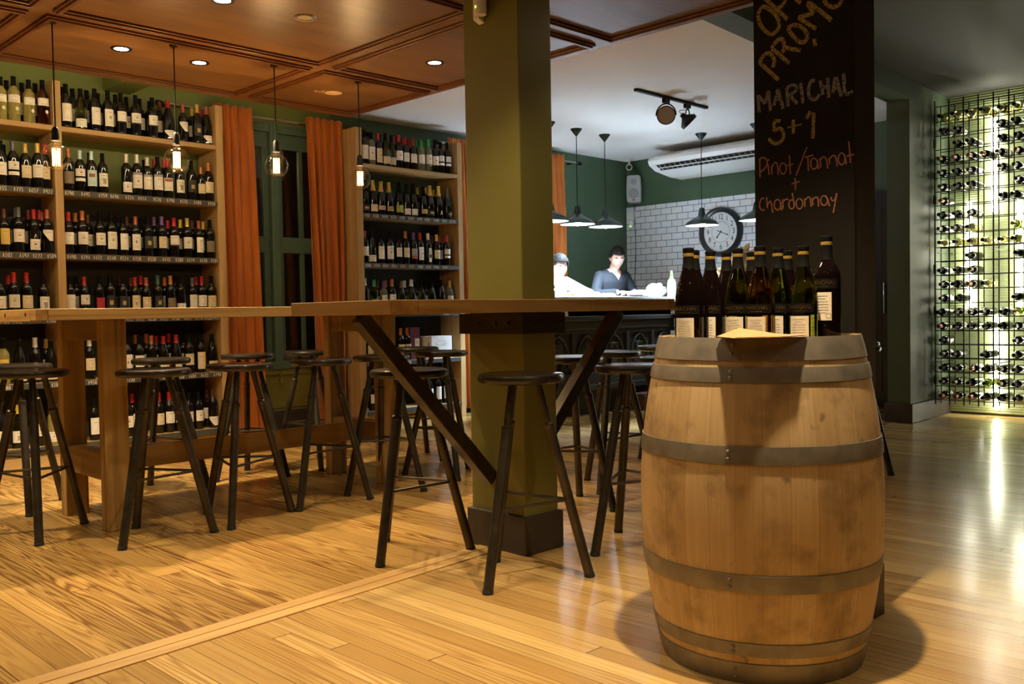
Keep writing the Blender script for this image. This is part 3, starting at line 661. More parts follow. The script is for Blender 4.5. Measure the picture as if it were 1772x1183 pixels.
CAPS = {'K': ((0.005, 0.005, 0.0053), 'black'), 'R': ((0.42, 0.025, 0.02), 'red'), 'D': ((0.12, 0.018, 0.016), 'maroon'), 'G': ((0.55, 0.36, 0.09), 'gold'), 'C': ((0.45, 0.16, 0.04), 'copper'),
        'B': ((0.10, 0.045, 0.03), 'brown'), 'S': ((0.62, 0.59, 0.54), 'silver'), 'T': ((0.05, 0.13, 0.10), 'teal'), 'L': ((0.42, 0.60, 0.62), 'pale blue'), 'V': ((0.13, 0.07, 0.22), 'purple'),
        'Y': ((0.60, 0.46, 0.07), 'yellow'), 'E': ((0.03, 0.30, 0.06), 'green'), 'P': ((0.35, 0.09, 0.07), 'dusky red'), 'N': ((0.11, 0.11, 0.115), 'grey')}
CAPM = {k: cap_m(v[1].replace(' ', '_'), v[0]) for k, v in CAPS.items()}
LC = {'white': (0.78, 0.75, 0.69), 'cream': (0.70, 0.60, 0.40), 'black': (0.02, 0.02, 0.022), 'red': (0.42, 0.02, 0.05), 'yellow': (0.68, 0.50, 0.12), 'blue': (0.50, 0.66, 0.68), 'green': (0.30, 0.36, 0.08),
      'pink': (0.66, 0.38, 0.40), 'gold': (0.45, 0.34, 0.10), 'taupe': (0.20, 0.16, 0.12), 'grey': (0.30, 0.30, 0.33), 'ink': (0.30, 0.28, 0.26), 'rust': (0.35, 0.10, 0.04)}
LM = {k: plain('label_' + k, v, 0.6, noise=0.03, nscale=60) for k, v in LC.items()}
# bottle outline: (radius, height); foil range; label band
SH = {'b': dict(h=0.300, R=0.0370, p=[(0, 0.006), (0.024, 0.0), (0.033, 0.0), (0.0362, 0.004), (0.037, 0.012), (0.037, 0.186), (0.0355, 0.200), (0.0295, 0.215), (0.020, 0.228), (0.0152, 0.240), (0.0138, 0.262), (0.0136, 0.288), (0.0150, 0.289), (0.0150, 0.297), (0.0136, 0.300), (0, 0.300)], cz=0.236),
      'u': dict(h=0.296, R=0.0410, p=[(0, 0.006), (0.026, 0.0), (0.036, 0.0), (0.040, 0.004), (0.041, 0.012), (0.041, 0.132), (0.0395, 0.152), (0.034, 0.180), (0.0265, 0.208), (0.0195, 0.232), (0.0155, 0.250), (0.0142, 0.266), (0.0140, 0.284), (0.0155, 0.285), (0.0155, 0.293), (0.014, 0.296), (0, 0.296)], cz=0.236),
      'c': dict(h=0.312, R=0.0425, p=[(0, 0.008), (0.026, 0.0), (0.037, 0.0), (0.0415, 0.005), (0.0425, 0.014), (0.0425, 0.128), (0.040, 0.155), (0.0335, 0.185), (0.0255, 0.215), (0.0195, 0.245), (0.0165, 0.270), (0.0160, 0.290), (0.0175, 0.292), (0.0175, 0.304), (0.015, 0.311), (0, 0.312)], cz=0.215)}
MESH = {}
def shape_r(sh, z):
    P = SH[sh]['p']
    for (r0, z0), (r1, z1) in zip(P[1:], P[2:]):
        if z0 <= z <= z1 and z1 > z0: return r0 + (r1 - r0) * (z - z0) / (z1 - z0)
    return P[-2][0]
def body_mesh(sh, gl):
    k = ('body', sh, gl)
    if k not in MESH: MESH[k] = MB().lathe(SH[sh]['p'], 26).mesh('wine_bottle', GL[gl][0], ang=60)
    return MESH[k]
def cap_mesh(sh, cp):
    k = ('cap', sh, cp)
    if k not in MESH:
        h, z = SH[sh]['h'], SH[sh]['cz']; m = MB(); zs = [z + (h - z) * i / 9 for i in range(10)]
        pf = [(shape_r(sh, z) + 0.0002, z)] + [(shape_r(sh, q) + 0.0009, q) for q in zs[:-1]] + [(shape_r(sh, h - 0.003) + 0.0009, h - 0.002), (0.012, h + 0.0009), (0, h + 0.001)]
        m.lathe(pf, 20, 0)
        MESH[k] = m.mesh('capsule', CAPM[cp], ang=50)
    return MESH[k]
# label codes -> (description, patches (z0, z1, half angle, colour, centre angle, cut), z are for 'b'; burgundy and champagne use their own
LB = {'W': ('white', [(0.070, 0.155, 1.05, 'white', 0, 0)]), 'X': ('tall white', [(0.045, 0.165, 0.98, 'white', 0, 0)]), 'S': ('short white', [(0.095, 0.165, 1.1, 'white', 0, 0), (0.085, 0.094, 1.1, 'black', 0, 0)]),
      'L': ('low white', [(0.022, 0.095, 1.05, 'white', 0, 0)]), '2': ('two-part white', [(0.112, 0.165, 1.05, 'white', 0, 0), (0.075, 0.098, 1.05, 'white', 0, 0)]), 'C': ('cream', [(0.065, 0.15, 1.0, 'cream', 0, 0)]),
      'T': ('tall cream', [(0.03, 0.16, 0.92, 'cream', 0, 0)]), 'K': ('black', [(0.06, 0.15, 1.0, 'black', 0, 0), (0.085, 0.115, 0.33, 'gold', 0, 0)]), 'R': ('red', [(0.035, 0.14, 0.85, 'red', 0.1, 0)]),
      'D': ('diagonal-cut white', [(0.085, 0.160, 1.1, 'white', 0, 1)]), 'd': ('low diagonal-cut white', [(0.018, 0.088, 1.1, 'white', 0, 1)]), 'Y': ('yellow', [(0.055, 0.165, 0.95, 'yellow', 0, 0)]),
      'B': ('pale blue', [(0.045, 0.16, 1.0, 'blue', 0, 0), (0.11, 0.135, 0.55, 'rust', -0.1, 0)]), 'G': ('green', [(0.04, 0.125, 1.0, 'green', 0, 0)]), 'P': ('pink', [(0.055, 0.105, 0.95, 'pink', 0, 0)]),
      'A': ('taupe', [(0.05, 0.135, 1.05, 'taupe', 0, 0)]), 'g': ('gold', [(0.05, 0.105, 1.0, 'gold', 0, 0)]), 'c': ('low cream', [(0.03, 0.11, 1.0, 'cream', 0, 0)]), 'M': ('white label and medallion', [(0.125, 0.175, 1.2, 'white', 0, 0)]),
      'b': ('black-topped white', [(0.055, 0.15, 1.05, 'white', 0, 0), (0.15, 0.168, 1.05, 'grey', 0, 0)]), 'w': ('white-red', [(0.055, 0.15, 1.0, 'white', 0, 0), (0.125, 0.145, 0.8, 'rust', 0, 0)]),
      'o': ('dark', [(0.03, 0.10, 0.95, 'black', 0, 0), (0.055, 0.075, 0.5, 'gold', 0, 0)]), 'i': ('picture', [(0.05, 0.15, 1.0, 'white', 0, 0), (0.07, 0.11, 0.3, 'ink', 0.1, 0)]), 'h': ('grey and orange', [(0.07, 0.15, 1.0, 'grey', 0, 0), (0.055, 0.085, 0.95, 'rust', 0, 0)]),
      'n': ('narrow white', [(0.03, 0.16, 0.5, 'white', 0.2, 0), (0.07, 0.1, 0.35, 'black', 0.2, 0)]), 'z': ('gold star', [(0.025, 0.08, 0.55, 'yellow', 0, 2)]), 'N': ('no visible', [])}
def label_mesh(sh, lc, seed):
    k = ('lab', sh, lc, seed)
    if k in MESH: return MESH[k]
    R = SH[sh]['R']; names = []; m = MB(); rnd = random.Random(str((sh, lc, seed)))
    kz = 1.0 if sh == 'b' else 0.80
    def mi(c):
        if c not in names: names.append(c)
        return names.index(c)
    def patch(z0, z1, ha, c, da, off, cut=0):
        n = 12; vs = []
        for i in range(n + 1):
            u = i / n; a = -pi / 2 + da + (u - 0.5) * 2 * ha; zl = z0
            if cut == 1: zl = z0 + (z1 - z0) * max(0, 0.75 - 1.5 * u)
            for z in (zl, z1): r = min(R, shape_r(sh, z)) + off; vs.append((r * cos(a), r * sin(a), z))
        m.add(vs, [(2 * i, 2 * i + 2, 2 * i + 3, 2 * i + 1) for i in range(n)], mi(c))
    for i, (z0, z1, ha, c, da, cut) in enumerate(LB[lc][1]):
        z0, z1 = z0 * kz, z1 * kz
        if cut == 2:
            vs = [(0, 0)] + [((0.028 if j % 2 == 0 else 0.012) * sin(j * pi / 5), (0.028 if j % 2 == 0 else 0.012) * cos(j * pi / 5)) for j in range(10)]
            m.add([((R + 0.0006) * sin(x / R), -(R + 0.0006) * cos(x / R), 0.06 + y) for x, y in vs], [(0, 1 + j, 1 + (j + 1) % 10) for j in range(10)], mi(c)); continue
        patch(z0, z1, ha, c, da, 0.0005 + 0.0003 * i, cut)
        if i == 0 and c in ('white', 'cream', 'yellow', 'blue', 'pink') and z1 - z0 > 0.03:
            H = z1 - z0; zt = z1 - H * rnd.uniform(0.2, 0.3)
            patch(zt, zt + 0.0035, rnd.uniform(0.3, 0.5), 'ink', da, 0.0012)
            for q in range(2): patch(z0 + H * (0.14 + 0.1 * q), z0 + H * (0.14 + 0.1 * q) + 0.0016, rnd.uniform(0.25, 0.6), 'ink', da, 0.0012) if not cut else None
            if lc == 'M':
                vs = [((R + 0.001) * sin(0.35 + 0.011 / R * cos(j * pi / 7)), -(R + 0.001) * cos(0.35 + 0.011 / R * cos(j * pi / 7)), 0.085 + 0.013 * sin(j * pi / 7)) for j in range(14)]
                m.add(vs, [tuple(range(14))], mi('white'))
            elif not cut and rnd.random() < 0.6:
                zc = z0 + H * 0.52; w_ = rnd.uniform(0.12, 0.25); patch(zc - H * 0.08, zc + H * 0.09, w_, rnd.choice(['ink', 'rust', 'ink', 'gold']), da + rnd.uniform(-0.2, 0.2), 0.0012)
    MESH[k] = m.mesh('label', [LM[c] for c in names] or [LM['white']], ang=180)
    return MESH[k]
NB = [0]
def bottle(sh, gl, cp, lc, loc, rz, label, group, sc=1.0, M=None, seed=0, name='wine_bottle'):
    o = bpy.data.objects.new(name, body_mesh(sh, gl)); COL.objects.link(o)
    if M is not None: o.matrix_world = M
    else: o.location = loc; o.rotation_euler = (0, 0, rz); o.scale = (sc, sc, sc)
    tag(o, label, 'wine bottle', group); NB[0] += 1
    c = bpy.data.objects.new('capsule', cap_mesh(sh, cp)); COL.objects.link(c); c.parent = o
    if LB[lc][1]:
        l = bpy.data.objects.new('label', label_mesh(sh, lc, seed)); COL.objects.link(l); l.parent = o
    return o
def RW(s):
    out = []
    for q in s.split():
        px, code = q.split(':'); out.append((float(px), code[0], code[1], code[2], code[3]))
    return out
# px : foil, glass, shape, label
ROWS = {
 ('A', 0): ('2:KwbM 25:KwbM 51:KwbM 74:KrbM', '12:K 38:K 61:K'),
 ('A', 1): ('1:KdbW 16:Ndb2 34:GdbC 47:GdbW 65:RdbC 80:RdbC', '6:K'),
 ('A', 2): ('8:BdbY 33:NdbW 59:RdbL 84:PdbD', '28:N 47:D 50:R 71:P'),
 ('A', 3): ('1:KdbW 25:RdbW 43:RdbC 76:Kdbi', '15:R'),
 ('A', 4): ('6:KwbY 35:KduL 62:SdbL 89:KduL', '80:G'),
 ('A', 5): ('2:KduW 31:Youi 70:KdbW 92:GwbL', ''),
 ('B', 0): ('115:KdbX 140:KouL 164:KdbX 187:KdbX 210:KdbS 235:KdbS 264:KdbS 291:Rdud 317:PdbD 341:GdbK 360:Pdud', '107:K 122:K 151:K 170:K 200:K 219:K 242:K 253:K 277:D 333:G 347:R'),
 ('B', 1): ('119:CdbA 132:Ldb2 144:LdbB 165:Kdbi 219:SdbL 230:Sdbb 245:Sdbb 265:Kdbb 288:Rdbw 311:Kdbi 332:KdbK 345:CdsC 360:CdbC', '156:K 250:K 259:R 272:R'),
 ('B', 2): ('119:RdbW 143:CdbW 174:KdbW 189:KdbX 213:KdbX 235:PdbX 256:KdbK 280:VdbC 301:RdbS 325:YdbW 344:PdbX 365:KdbA', '131:C 152:B 199:K 220:B 245:K 267:V 291:R 313:Y 333:B 353:Y'),
 ('B', 3): ('122:KdbX 147:RdbS 173:KdbR 192:KdbK 213:KdbK 234:RdbT 254:PdbC 274:TdbK 295:CdbA 314:KdbL 334:NdbX 349:RdbW 368:KdbC', '132:K 209:D 220:D 240:R 285:C 303:K 340:R'),
 ('B', 4): ('155:SdbC 221:KdbX 241:KdbW 263:CdbA 283:RduL 305:RduL 327:KdbC 347:KdbT 368:Kduc', '236:C 251:C 271:R 293:R 317:K'),
 ('B', 5): ('163:KdbX 222:KdbW 276:RdbC 286:RdbW 309:KdbW 322:KdbC 342:KdbW 369:Bdbd', '229:R 297:K 358:B'),
 ('R', 0): ('630:KdbX 640:KcbX 652:RdbT 664:Kouc 675:Kouc 690:RdbW 702:RdbW 715:RdbW 728:EcbW 741:EcbW 752:KdbW 762:Kdb2 773:Kdb2', '658:K 681:R 697:R 708:R 720:E 733:E'),
 ('R', 1): ('631:Kdco 645:Gdcc 659:GdcP 674:Gdcg 690:KdcG 703:KdcL 716:KdcL 732:Kdcg 744:Gdco 759:Ydcz 774:Ndco', '722:G 737:G 750:Y'),
 ('R', 2): ('631:PdbW 643:KduL 659:KdbX 674:KdbX 689:KdbW 702:CdbC 716:Vdbh 727:RdbX 741:Sdbn 756:GdbC 772:Rdb2', '634:K 748:D 761:R'),
 ('R', 3): ('632:SdbL 647:EobG 664:VcbX 679:CdbX 695:NouL 712:SouL 729:KguL 747:KguL 764:KduL 779:GcbW', '654:B 668:C 700:S 717:K 735:K'),
 ('R', 4): ('640:KdbW 651:KdbC 694:CdbC 703:CdbC', ''),
 ('R', 5): ('644:KdbW 744:KdbW 757:KdbX 771:KdbX', ''),
}
UN = {'A': 'narrow bay', 'B': 'wide bay', 'R': 'single bookcase'}
RN = ['top', 'second', 'third', 'fourth', 'fifth', 'bottom']
REF = {'A': 'the shared post', 'B': 'the curtain', 'R': 'the green column'}
for (bay, ri), (front, back) in ROWS.items():
    z = ZS[ri]; fr = RW(front); n = len(fr)
    xs_ = []
    for (px, cp, gl, sh, lc) in fr:
        x = xOn(px, YL + 0.06, z + 0.1); xs_.append(x)
    R_ = 0.039
    for i, (px, cp, gl, sh, lc) in enumerate(fr):
        sc = 1.0
        if sh == 's': sh = 'b'; sc = 0.88
        x = xs_[i]; y = YL + 0.058 + random.uniform(-0.006, 0.008)
        if i and x - xs_[i - 1] < 0.079: x = xs_[i - 1] + 0.079; xs_[i] = x           # neighbours stand side by side
        lo, hi = {'A': (1.20, 2.328), 'B': (2.472, 3.548), 'R': (5.045, 6.095)}[bay]; x = min(max(x, lo), hi); xs_[i] = x
        k = n - i
        hgt = random.uniform(0.97, 1.05) * sc
        lab = f"{CAPS[cp][1]}-capped {GL[gl][1]} bottle, {LB[lc][0]} label, {ORD[k]} from {REF[bay]}, {RN[ri]} shelf, {UN[bay]}"
        if lc == 'M': lab = f"{CAPS[cp][1]}-capped {GL[gl][1]} bottle with medallion, {ORD[k]} from {REF[bay]}, {RN[ri]} shelf, {UN[bay]}"
        bottle(sh, gl, cp, lc, (x, y, z), random.uniform(-0.25, 0.12), lab, f'{RN[ri]} shelf bottles in the {UN[bay]}', hgt, seed=i % 4)
    bk = [q.split(':') for q in back.split()]
    for i, (px, cp) in enumerate(bk):
        x = xOn(float(px), YL + 0.155, z + 0.22)
        lo, hi = {'A': (1.20, 2.328), 'B': (2.472, 3.548), 'R': (5.045, 6.095)}[bay]; x = min(max(x, lo), hi)
        if i and x - lastx < 0.078: x = min(lastx + 0.078, hi)
        lastx = x
        lab = f"{CAPS[cp][1]}-capped bottle in the back row, {ORD[len(bk) - i]} from {REF[bay]}, {RN[ri]} shelf, {UN[bay]}"
        bottle('b', 'd', cp, 'W', (x, YL + 0.155 + random.uniform(0, 0.01), z), random.uniform(-0.2, 0.2), lab, f'back row bottles in the {UN[bay]}', random.uniform(0.98, 1.05), seed=i % 4)
# boxes on the single bookcase
x0, x1 = xOn(710, YL + 0.04, 0.75), xOn(727, YL + 0.04, 0.75)
t = thing('wine_gift_box', 'maroon wine gift box with a cream panel, beside the white carton', 'box', ((x0 + x1) / 2, YL + 0.09, ZS[4]), 0.0)
hw = (x1 - x0) / 2 - 0.003; m = MB(); m.box(-hw, hw, -0.05, 0.05, 0, 0.305); m.build('box_body', plain('maroon_card', (0.12, 0.02, 0.04), 0.6), t, smooth=False, bevel=0.002)
m = MB(); m.box(-0.004, hw - 0.006, -0.0515, -0.0502, 0.09, 0.20, 0)
for q in (0.12, 0.15, 0.165): m.box(0.01, hw - 0.02, -0.0522, -0.0514, q, q + 0.006, 1)
m.build('printed_panel', [LM['cream'], LM['ink']], t, smooth=False)
x0, x1 = xOn(729, YL + 0.04, 0.75), xOn(785, YL + 0.04, 0.75)
t = thing('wine_carton', 'white wine carton with a line drawing on the single bookcase', 'box', ((x0 + x1) / 2, YL + 0.12, ZS[4]))
hw = min((x1 - x0) / 2, 0.165); m = MB(); m.box(-hw, hw, -0.10, 0.10, 0, 0.215); m.build('box_body', plain('white_card', (0.72, 0.70, 0.66), 0.6), t, smooth=False, bevel=0.002)
m = MB()
m.ribbon(spline([(-0.07, 0, 0.14), (-0.04, 0, 0.165), (0.0, 0, 0.17), (0.05, 0, 0.165), (0.08, 0, 0.14)]), (0, -1, 0), 0.003, 0)
m.ribbon(spline([(-0.07, 0, 0.14), (-0.05, 0, 0.13), (0.05, 0, 0.13), (0.08, 0, 0.14)]), (0, -1, 0), 0.003, 0)
for q in (-0.05, 0.03, 0.055): m.ribbon([(q, 0, 0.13), (q, 0, 0.148)], (0, -1, 0), 0.006, 0)
m.ribbon([(-0.075, 0, 0.118), (0.085, 0, 0.118)], (0, -1, 0), 0.002, 0)
for v_ in range(len(m.v)): m.v[v_] = (m.v[v_][0] + 0.02, -0.1008, m.v[v_][2])
m.box(-hw, -hw + 0.07, -0.1012, -0.1002, 0.0, 0.215, 1); m.ribbon([(-hw + 0.035, -0.1014, 0.09), (-hw + 0.035, -0.1014, 0.16)], (0, -1, 0), 0.012, 2)
m.build('printed_drawing', [LM['ink'], plain('tan_card', (0.30, 0.17, 0.09), 0.7), LM['black']], t, smooth=False)

# ================================================================== TABLES
Z0, Z1 = 1.02, 1.072
t = thing('bar_table', 'long rustic wooden bar table under the row of hanging bulbs', 'table', (2.58, 4.75, 0))
m = MB(); 
for k in range(4):
    y0 = -0.40 + 0.2 * k; m.box(-1.131, 1.17, y0, y0 + 0.199, Z0, Z1)
m.build('tabletop', TABLE_X, t, smooth=False, bevel=0.003)
m = MB(); m.box(-1.182, -1.133, -0.322, 0.40, Z0 - 0.004, Z1); m.box(-1.182, -1.133, -0.40, -0.324, Z0, Z1)
m.build('end_board', TABLE_Y, t, smooth=False, bevel=0.003)
for q in (-0.263, 0.02):
    m = MB(); m.tube((-1.1825, q, Z0 + 0.028), (-1.175, q, Z0 + 0.028), 0.009); m.build('bolt_hole', BLACK, t)
for sx in (-1, 1):
    xx = -0.835 if sx < 0 else 0.80
    for yy in (-0.23, 0.31):
        m = MB(); m.box(xx, xx + 0.115, yy, yy + 0.075, 0, Z0); m.build('leg', POST_Z, t, smooth=False, bevel=0.005)
    m = MB(); m.box(xx + 0.01, xx + 0.10, -0.155, 0.31, Z0 - 0.10, Z0); m.build('top_rail', TABLE_Y, t, smooth=False, bevel=0.004)
    m = MB(); m.box(xx + 0.01, xx + 0.10, -0.155, 0.31, 0.24, 0.37); m.build('low_rail', TABLE_Y, t, smooth=False, bevel=0.004)
m = MB(); m.box(-0.735, 0.81, 0.03, 0.085, 0.25, 0.36); m.build('stretcher', TABLE_X, t, smooth=False, bevel=0.004)

t = thing('column_table', 'wooden bar table fixed around the green column on steel braces', 'table', (2.873, 2.90, 0))
tx0, tx1, ty0, ty1 = -0.885, 0.885, -0.30, 0.34
m = MB()
for (a, b) in ((tx0 + 0.13, 0.20), (0.203, tx1 - 0.13)): m.box(a, b, ty0, -0.18, Z0, Z1)
for (a, b) in ((tx0 + 0.13, -0.105), (0.105, tx1 - 0.13)): m.box(a, b, -0.178, 0.06, Z0, Z1); m.box(a, b, 0.062, 0.18, Z0, Z1)
m.box(tx0 + 0.13, tx1 - 0.13, 0.182, ty1, Z0, Z1)
m.build('tabletop', TABLE_X, t, smooth=False, bevel=0.0025)
for (a, b) in ((tx0, tx0 + 0.127), (tx1 - 0.127, tx1)):
    m = MB(); m.box(a, b, ty0, ty1, Z0, Z1); m.build('end_board', TABLE_Y, t, smooth=False, bevel=0.0025)
for sx in (-1, 1):
    m = MB(); m.bar((sx * 0.106, 0.03, 0.30), (sx * 0.78, 0.03, 1.012), 0.06, 0.06); m.build('brace', STEEL, t, smooth=False, bevel=0.004)
    m = MB(); m.box(sx * 0.118 - 0.013, sx * 0.118 + 0.013, -0.19, 0.19, 0.93, 1.018)
    for q in (-0.12, -0.04, 0.06): m.tube((sx * 0.118, q, 0.975), (sx * 0.139, q, 0.975), 0.009, n=8)
    m.build('side_bracket', STEEL2, t, smooth=False, bevel=0.002)
m = MB(); m.box(-0.132, 0.132, -0.205, -0.178, 0.93, 1.018)
for q in (-0.1, 0.1): m.tube((q, -0.205, 0.975), (q, -0.215, 0.975), 0.009, n=8)
m.build('front_bracket', STEEL2, t, smooth=False, bevel=0.002)

# ================================================================== STOOLS
st = thing('bar_stool', 'x', 'stool', (0, 0, 0), group='three-legged bar stools')
m = MB(); m.lathe([(0, 0.752), (0.150, 0.752), (0.163, 0.757), (0.1675, 0.768), (0.1675, 0.774), (0.163, 0.784), (0.152, 0.788), (0.10, 0.786), (0, 0.785)], 40); m.build('seat', SEATW, st)
LEG0, LEG1 = 0.062, 0.252
def lp(a, z): r = LEG1 + (LEG0 - LEG1) * z / 0.755; return Vector((r * cos(a), r * sin(a), z))
for k in range(3):
    a = k * 2 * pi / 3
    m = MB(); m.tube(lp(a, 0.008), lp(a, 0.585), 0.0195, n=16); m.tube(lp(a, 0.58), lp(a, 0.756), 0.0148, n=14); leg = m.build('leg', STEEL, st)
    m = MB(); m.sweep([lp(a, 0.575), lp(a, 0.579), lp(a, 0.592), lp(a, 0.598)], [0.0195, 0.0212, 0.0212, 0.016], 16); m.build('collar', STEEL, leg)
    m = MB(); m.tube(lp(a, 0.0), lp(a, 0.014), 0.0212, 0.0205, n=16); m.build('foot_cap', RUBBER, leg)
for k in range(3):
    a, b = k * 2 * pi / 3, (k + 1) * 2 * pi / 3
    m = MB(); m.tube(lp(a, 0.30 if k else 0.29), lp(b, 0.30 if k < 2 else 0.29), 0.0065, n=8); m.build('footrest', STEEL, st)
def fa(c, f): return math.atan2(f[1] - c[1], f[0] - c[0])
# centre, a known foot, label
STOOLS = [
 ((2.54, 2.51), (2.29, 2.455), 'black stool standing in front of the green column'),
 ((2.49, 3.135), (2.247, 3.047), 'black stool whose seat the steel brace of the column table crosses'),
 ((2.848, 4.351), (2.612, 4.235), 'black stool midway along the near side of the long table'),
 ((2.345, 4.315), (2.166, 4.118), 'black stool second from the end post along the near side of the long table'),
 ((1.875, 4.262), (1.647, 4.133), 'black stool standing right before the front wooden post of the long table'),
 ((1.50, 4.755), (1.426, 4.493), 'black stool at the bolted end of the long table'),
 ((1.66, 5.47), (1.889, 5.552), 'black stool behind the table end, before the narrow bay of the bookcase'),
 ((2.41, 5.37), (2.609, 5.232), 'black stool behind the long table, before the low shelves of the wide bay'),
 ((3.00, 5.42), (3.102, 5.645), 'black stool behind the long table, before the curtain by the wide bookcase'),
 ((3.49, 5.47), (3.405, 5.221), 'black stool behind the long table, before the window padlock'),
 ((3.28, 4.38), (3.415, 4.589), 'black stool beside the far front post of the long table'),
 ((4.17, 5.17), (4.189, 4.931), 'black stool in front of the maroon gift box'),
 ((3.84, 4.50), (4.078, 4.539), 'black stool in front of the white carton, next to the green column'),
 ((3.66, 3.24), (3.87, 3.385), 'black stool just beyond the column, behind the brace on the bar side'),
 ((4.22, 3.42), (3.985, 3.335), 'black stool before the carved bar front, its seat shining blue'),
 ((3.21, 2.49), (2.974, 2.507), 'black stool tucked close beside the barrel'),
 ((3.86, 2.75), (3.62, 2.70), 'black stool half hidden behind the one close to the barrel'),
 ((5.06, 3.68), (4.83, 3.62), 'black stool beyond the others, showing past the barrel rim'),
 ((5.36, 2.52), (5.543, 2.387), 'black stool half hidden behind the chalkboard column, lower in view'),
 ((5.98, 2.80), (5.80, 2.65), 'black stool farther behind the chalkboard column, showing only a seat edge'),
]
for i, (c, f, lb) in enumerate(STOOLS):
    o = st if i == 0 else copy_tree(st)
    o.location = (c[0], c[1], 0); o.rotation_euler = (0, 0, fa(c, f)); o['label'] = lb

# ================================================================== BARREL
BC = (2.475, 1.453)
brl = thing('wine_barrel', 'large oak wine barrel with metal hoops, bottles standing on its head', 'barrel', (BC[0], BC[1], 0), 0.35)
HB = 0.94
def br(z): u = (z - HB / 2) / (HB / 2); return 0.350 - 0.063 * abs(u) ** 2.0
prof = [(0, 0.03), (br(0) - 0.03, 0.03), (br(0) - 0.028, 0.0), (br(0), 0.0)] + [(br(HB * i / 24), HB * i / 24) for i in range(1, 24)] + [(br(HB), HB), (br(HB) - 0.014, HB), (br(HB) - 0.019, HB - 0.045), (br(HB) - 0.019, HB - 0.06)]
MB().lathe(prof, 90).build('stave_body', STAVE, brl)
m = MB(); m.lathe([(0, HB - 0.038), (br(HB) - 0.0175, HB - 0.038), (br(HB) - 0.0175, HB - 0.055), (0, HB - 0.055)], 60); m.build('barrel_head', HEADW, brl)
for z0, z1 in ((0.880, 0.942), (0.822, 0.862), (0.607, 0.655), (0.264, 0.312), (0.082, 0.120), (-0.001, 0.060)):
    z0 = max(z0, 0.0); m = MB(); m.lathe([(br(z0) + 0.0005, z0), (br(z0) + 0.0035, z0), (br((z0 + z1) / 2) + 0.0045, (z0 + z1) / 2), (br(z1) + 0.0035, z1), (br(z1) + 0.0005, z1)], 90)
    a = pi + 0.52 - 0.35 - 0.22
    for q in (0.3, 0.7):
        zz = z0 + (z1 - z0) * q; rr = br(zz) + 0.004; m.ball((rr * cos(a), rr * sin(a), zz), 0.006, 0.006, 0.006, 8, 6)
    m.build('hoop', HOOP, brl)
ZH = HB - 0.038
# front bottles: px, top y, shape, glass, tall
MLAB = {}
def marichal_label(sh, sc=1.0):
    k = sh
    if k in MLAB: return MLAB[k]
    R = SH[sh]['R']; m = MB()
    def patch(z0, z1, a0, a1, mi, off):
        n = 14; vs = []
        for i in range(n + 1):
            a = -pi / 2 + a0 + (a1 - a0) * i / n
            for z in (z0, z1): r = min(R, shape_r(sh, z)) + off; vs.append((r * cos(a), r * sin(a), z))
        m.add(vs, [(2 * i, 2 * i + 2, 2 * i + 3, 2 * i + 1) for i in range(n)], mi)
    zb = 0.104 if sh == 'u' else 0.158
    patch(zb, zb + 0.026, -1.15, 1.0, 0, 0.0006); patch(zb - 0.085, zb - 0.010, -0.85, 0.55, 1, 0.0006)
    def fn(x, y, zc, ac):
        a = -pi / 2 + ac + x / R; return ((R + 0.0013) * cos(a), (R + 0.0013) * sin(a), zc + y)
    text_mesh('MARICHAL', 0.0145, lambda x, y: fn(x, y, zb + 0.0155, -0.12), m, 2)
    for i in range(4): patch(zb + 0.0045, zb + 0.0058, -0.12 - 0.4 + 0.22 * i, -0.12 - 0.4 + 0.22 * i + 0.16, 2, 0.0012)
    for i, wd in enumerate((0.5, 0.35, 0.55, 0.6, 0.58, 0.6, 0.5)):
        z = zb - 0.020 - 0.0075 * i; patch(z, z + 0.0014, -0.15 - wd * 0.8, -0.15 + wd * 0.8, 3, 0.0012)
    for j in range(16):
        a, b = j * pi / 8, (j + 1) * pi / 8
        P = [fn(r * cos(q), r * sin(q), zb - 0.072, 0.33) for r, q in ((0.0062, a), (0.0072, a), (0.0072, b), (0.0062, b))]; m.add(P, [(0, 1, 2, 3)], 3)
    MLAB[k] = m.mesh('label', [plain('matt_black_label', (0.008, 0.007, 0.0065), 0.6, spec=0.1), PAPER, BRASS, LM['ink']], ang=180); return MLAB[k]
GOLDB = plain('gold_foil_band', (0.50, 0.33, 0.08), 0.35, metal=0.6)
def band_mesh(sh):
    k = ('band', sh)
    if k not in MESH:
        h = SH[sh]['h']; m = MB(); m.lathe([(shape_r(sh, h - 0.020) + 0.0010, h - 0.025), (shape_r(sh, h - 0.020) + 0.0016, h - 0.0245), (shape_r(sh, h - 0.02) + 0.0016, h - 0.0165), (shape_r(sh, h - 0.02) + 0.0010, h - 0.016)], 22); MESH[k] = m.mesh('gold_band', GOLDB)
    return MESH[k]
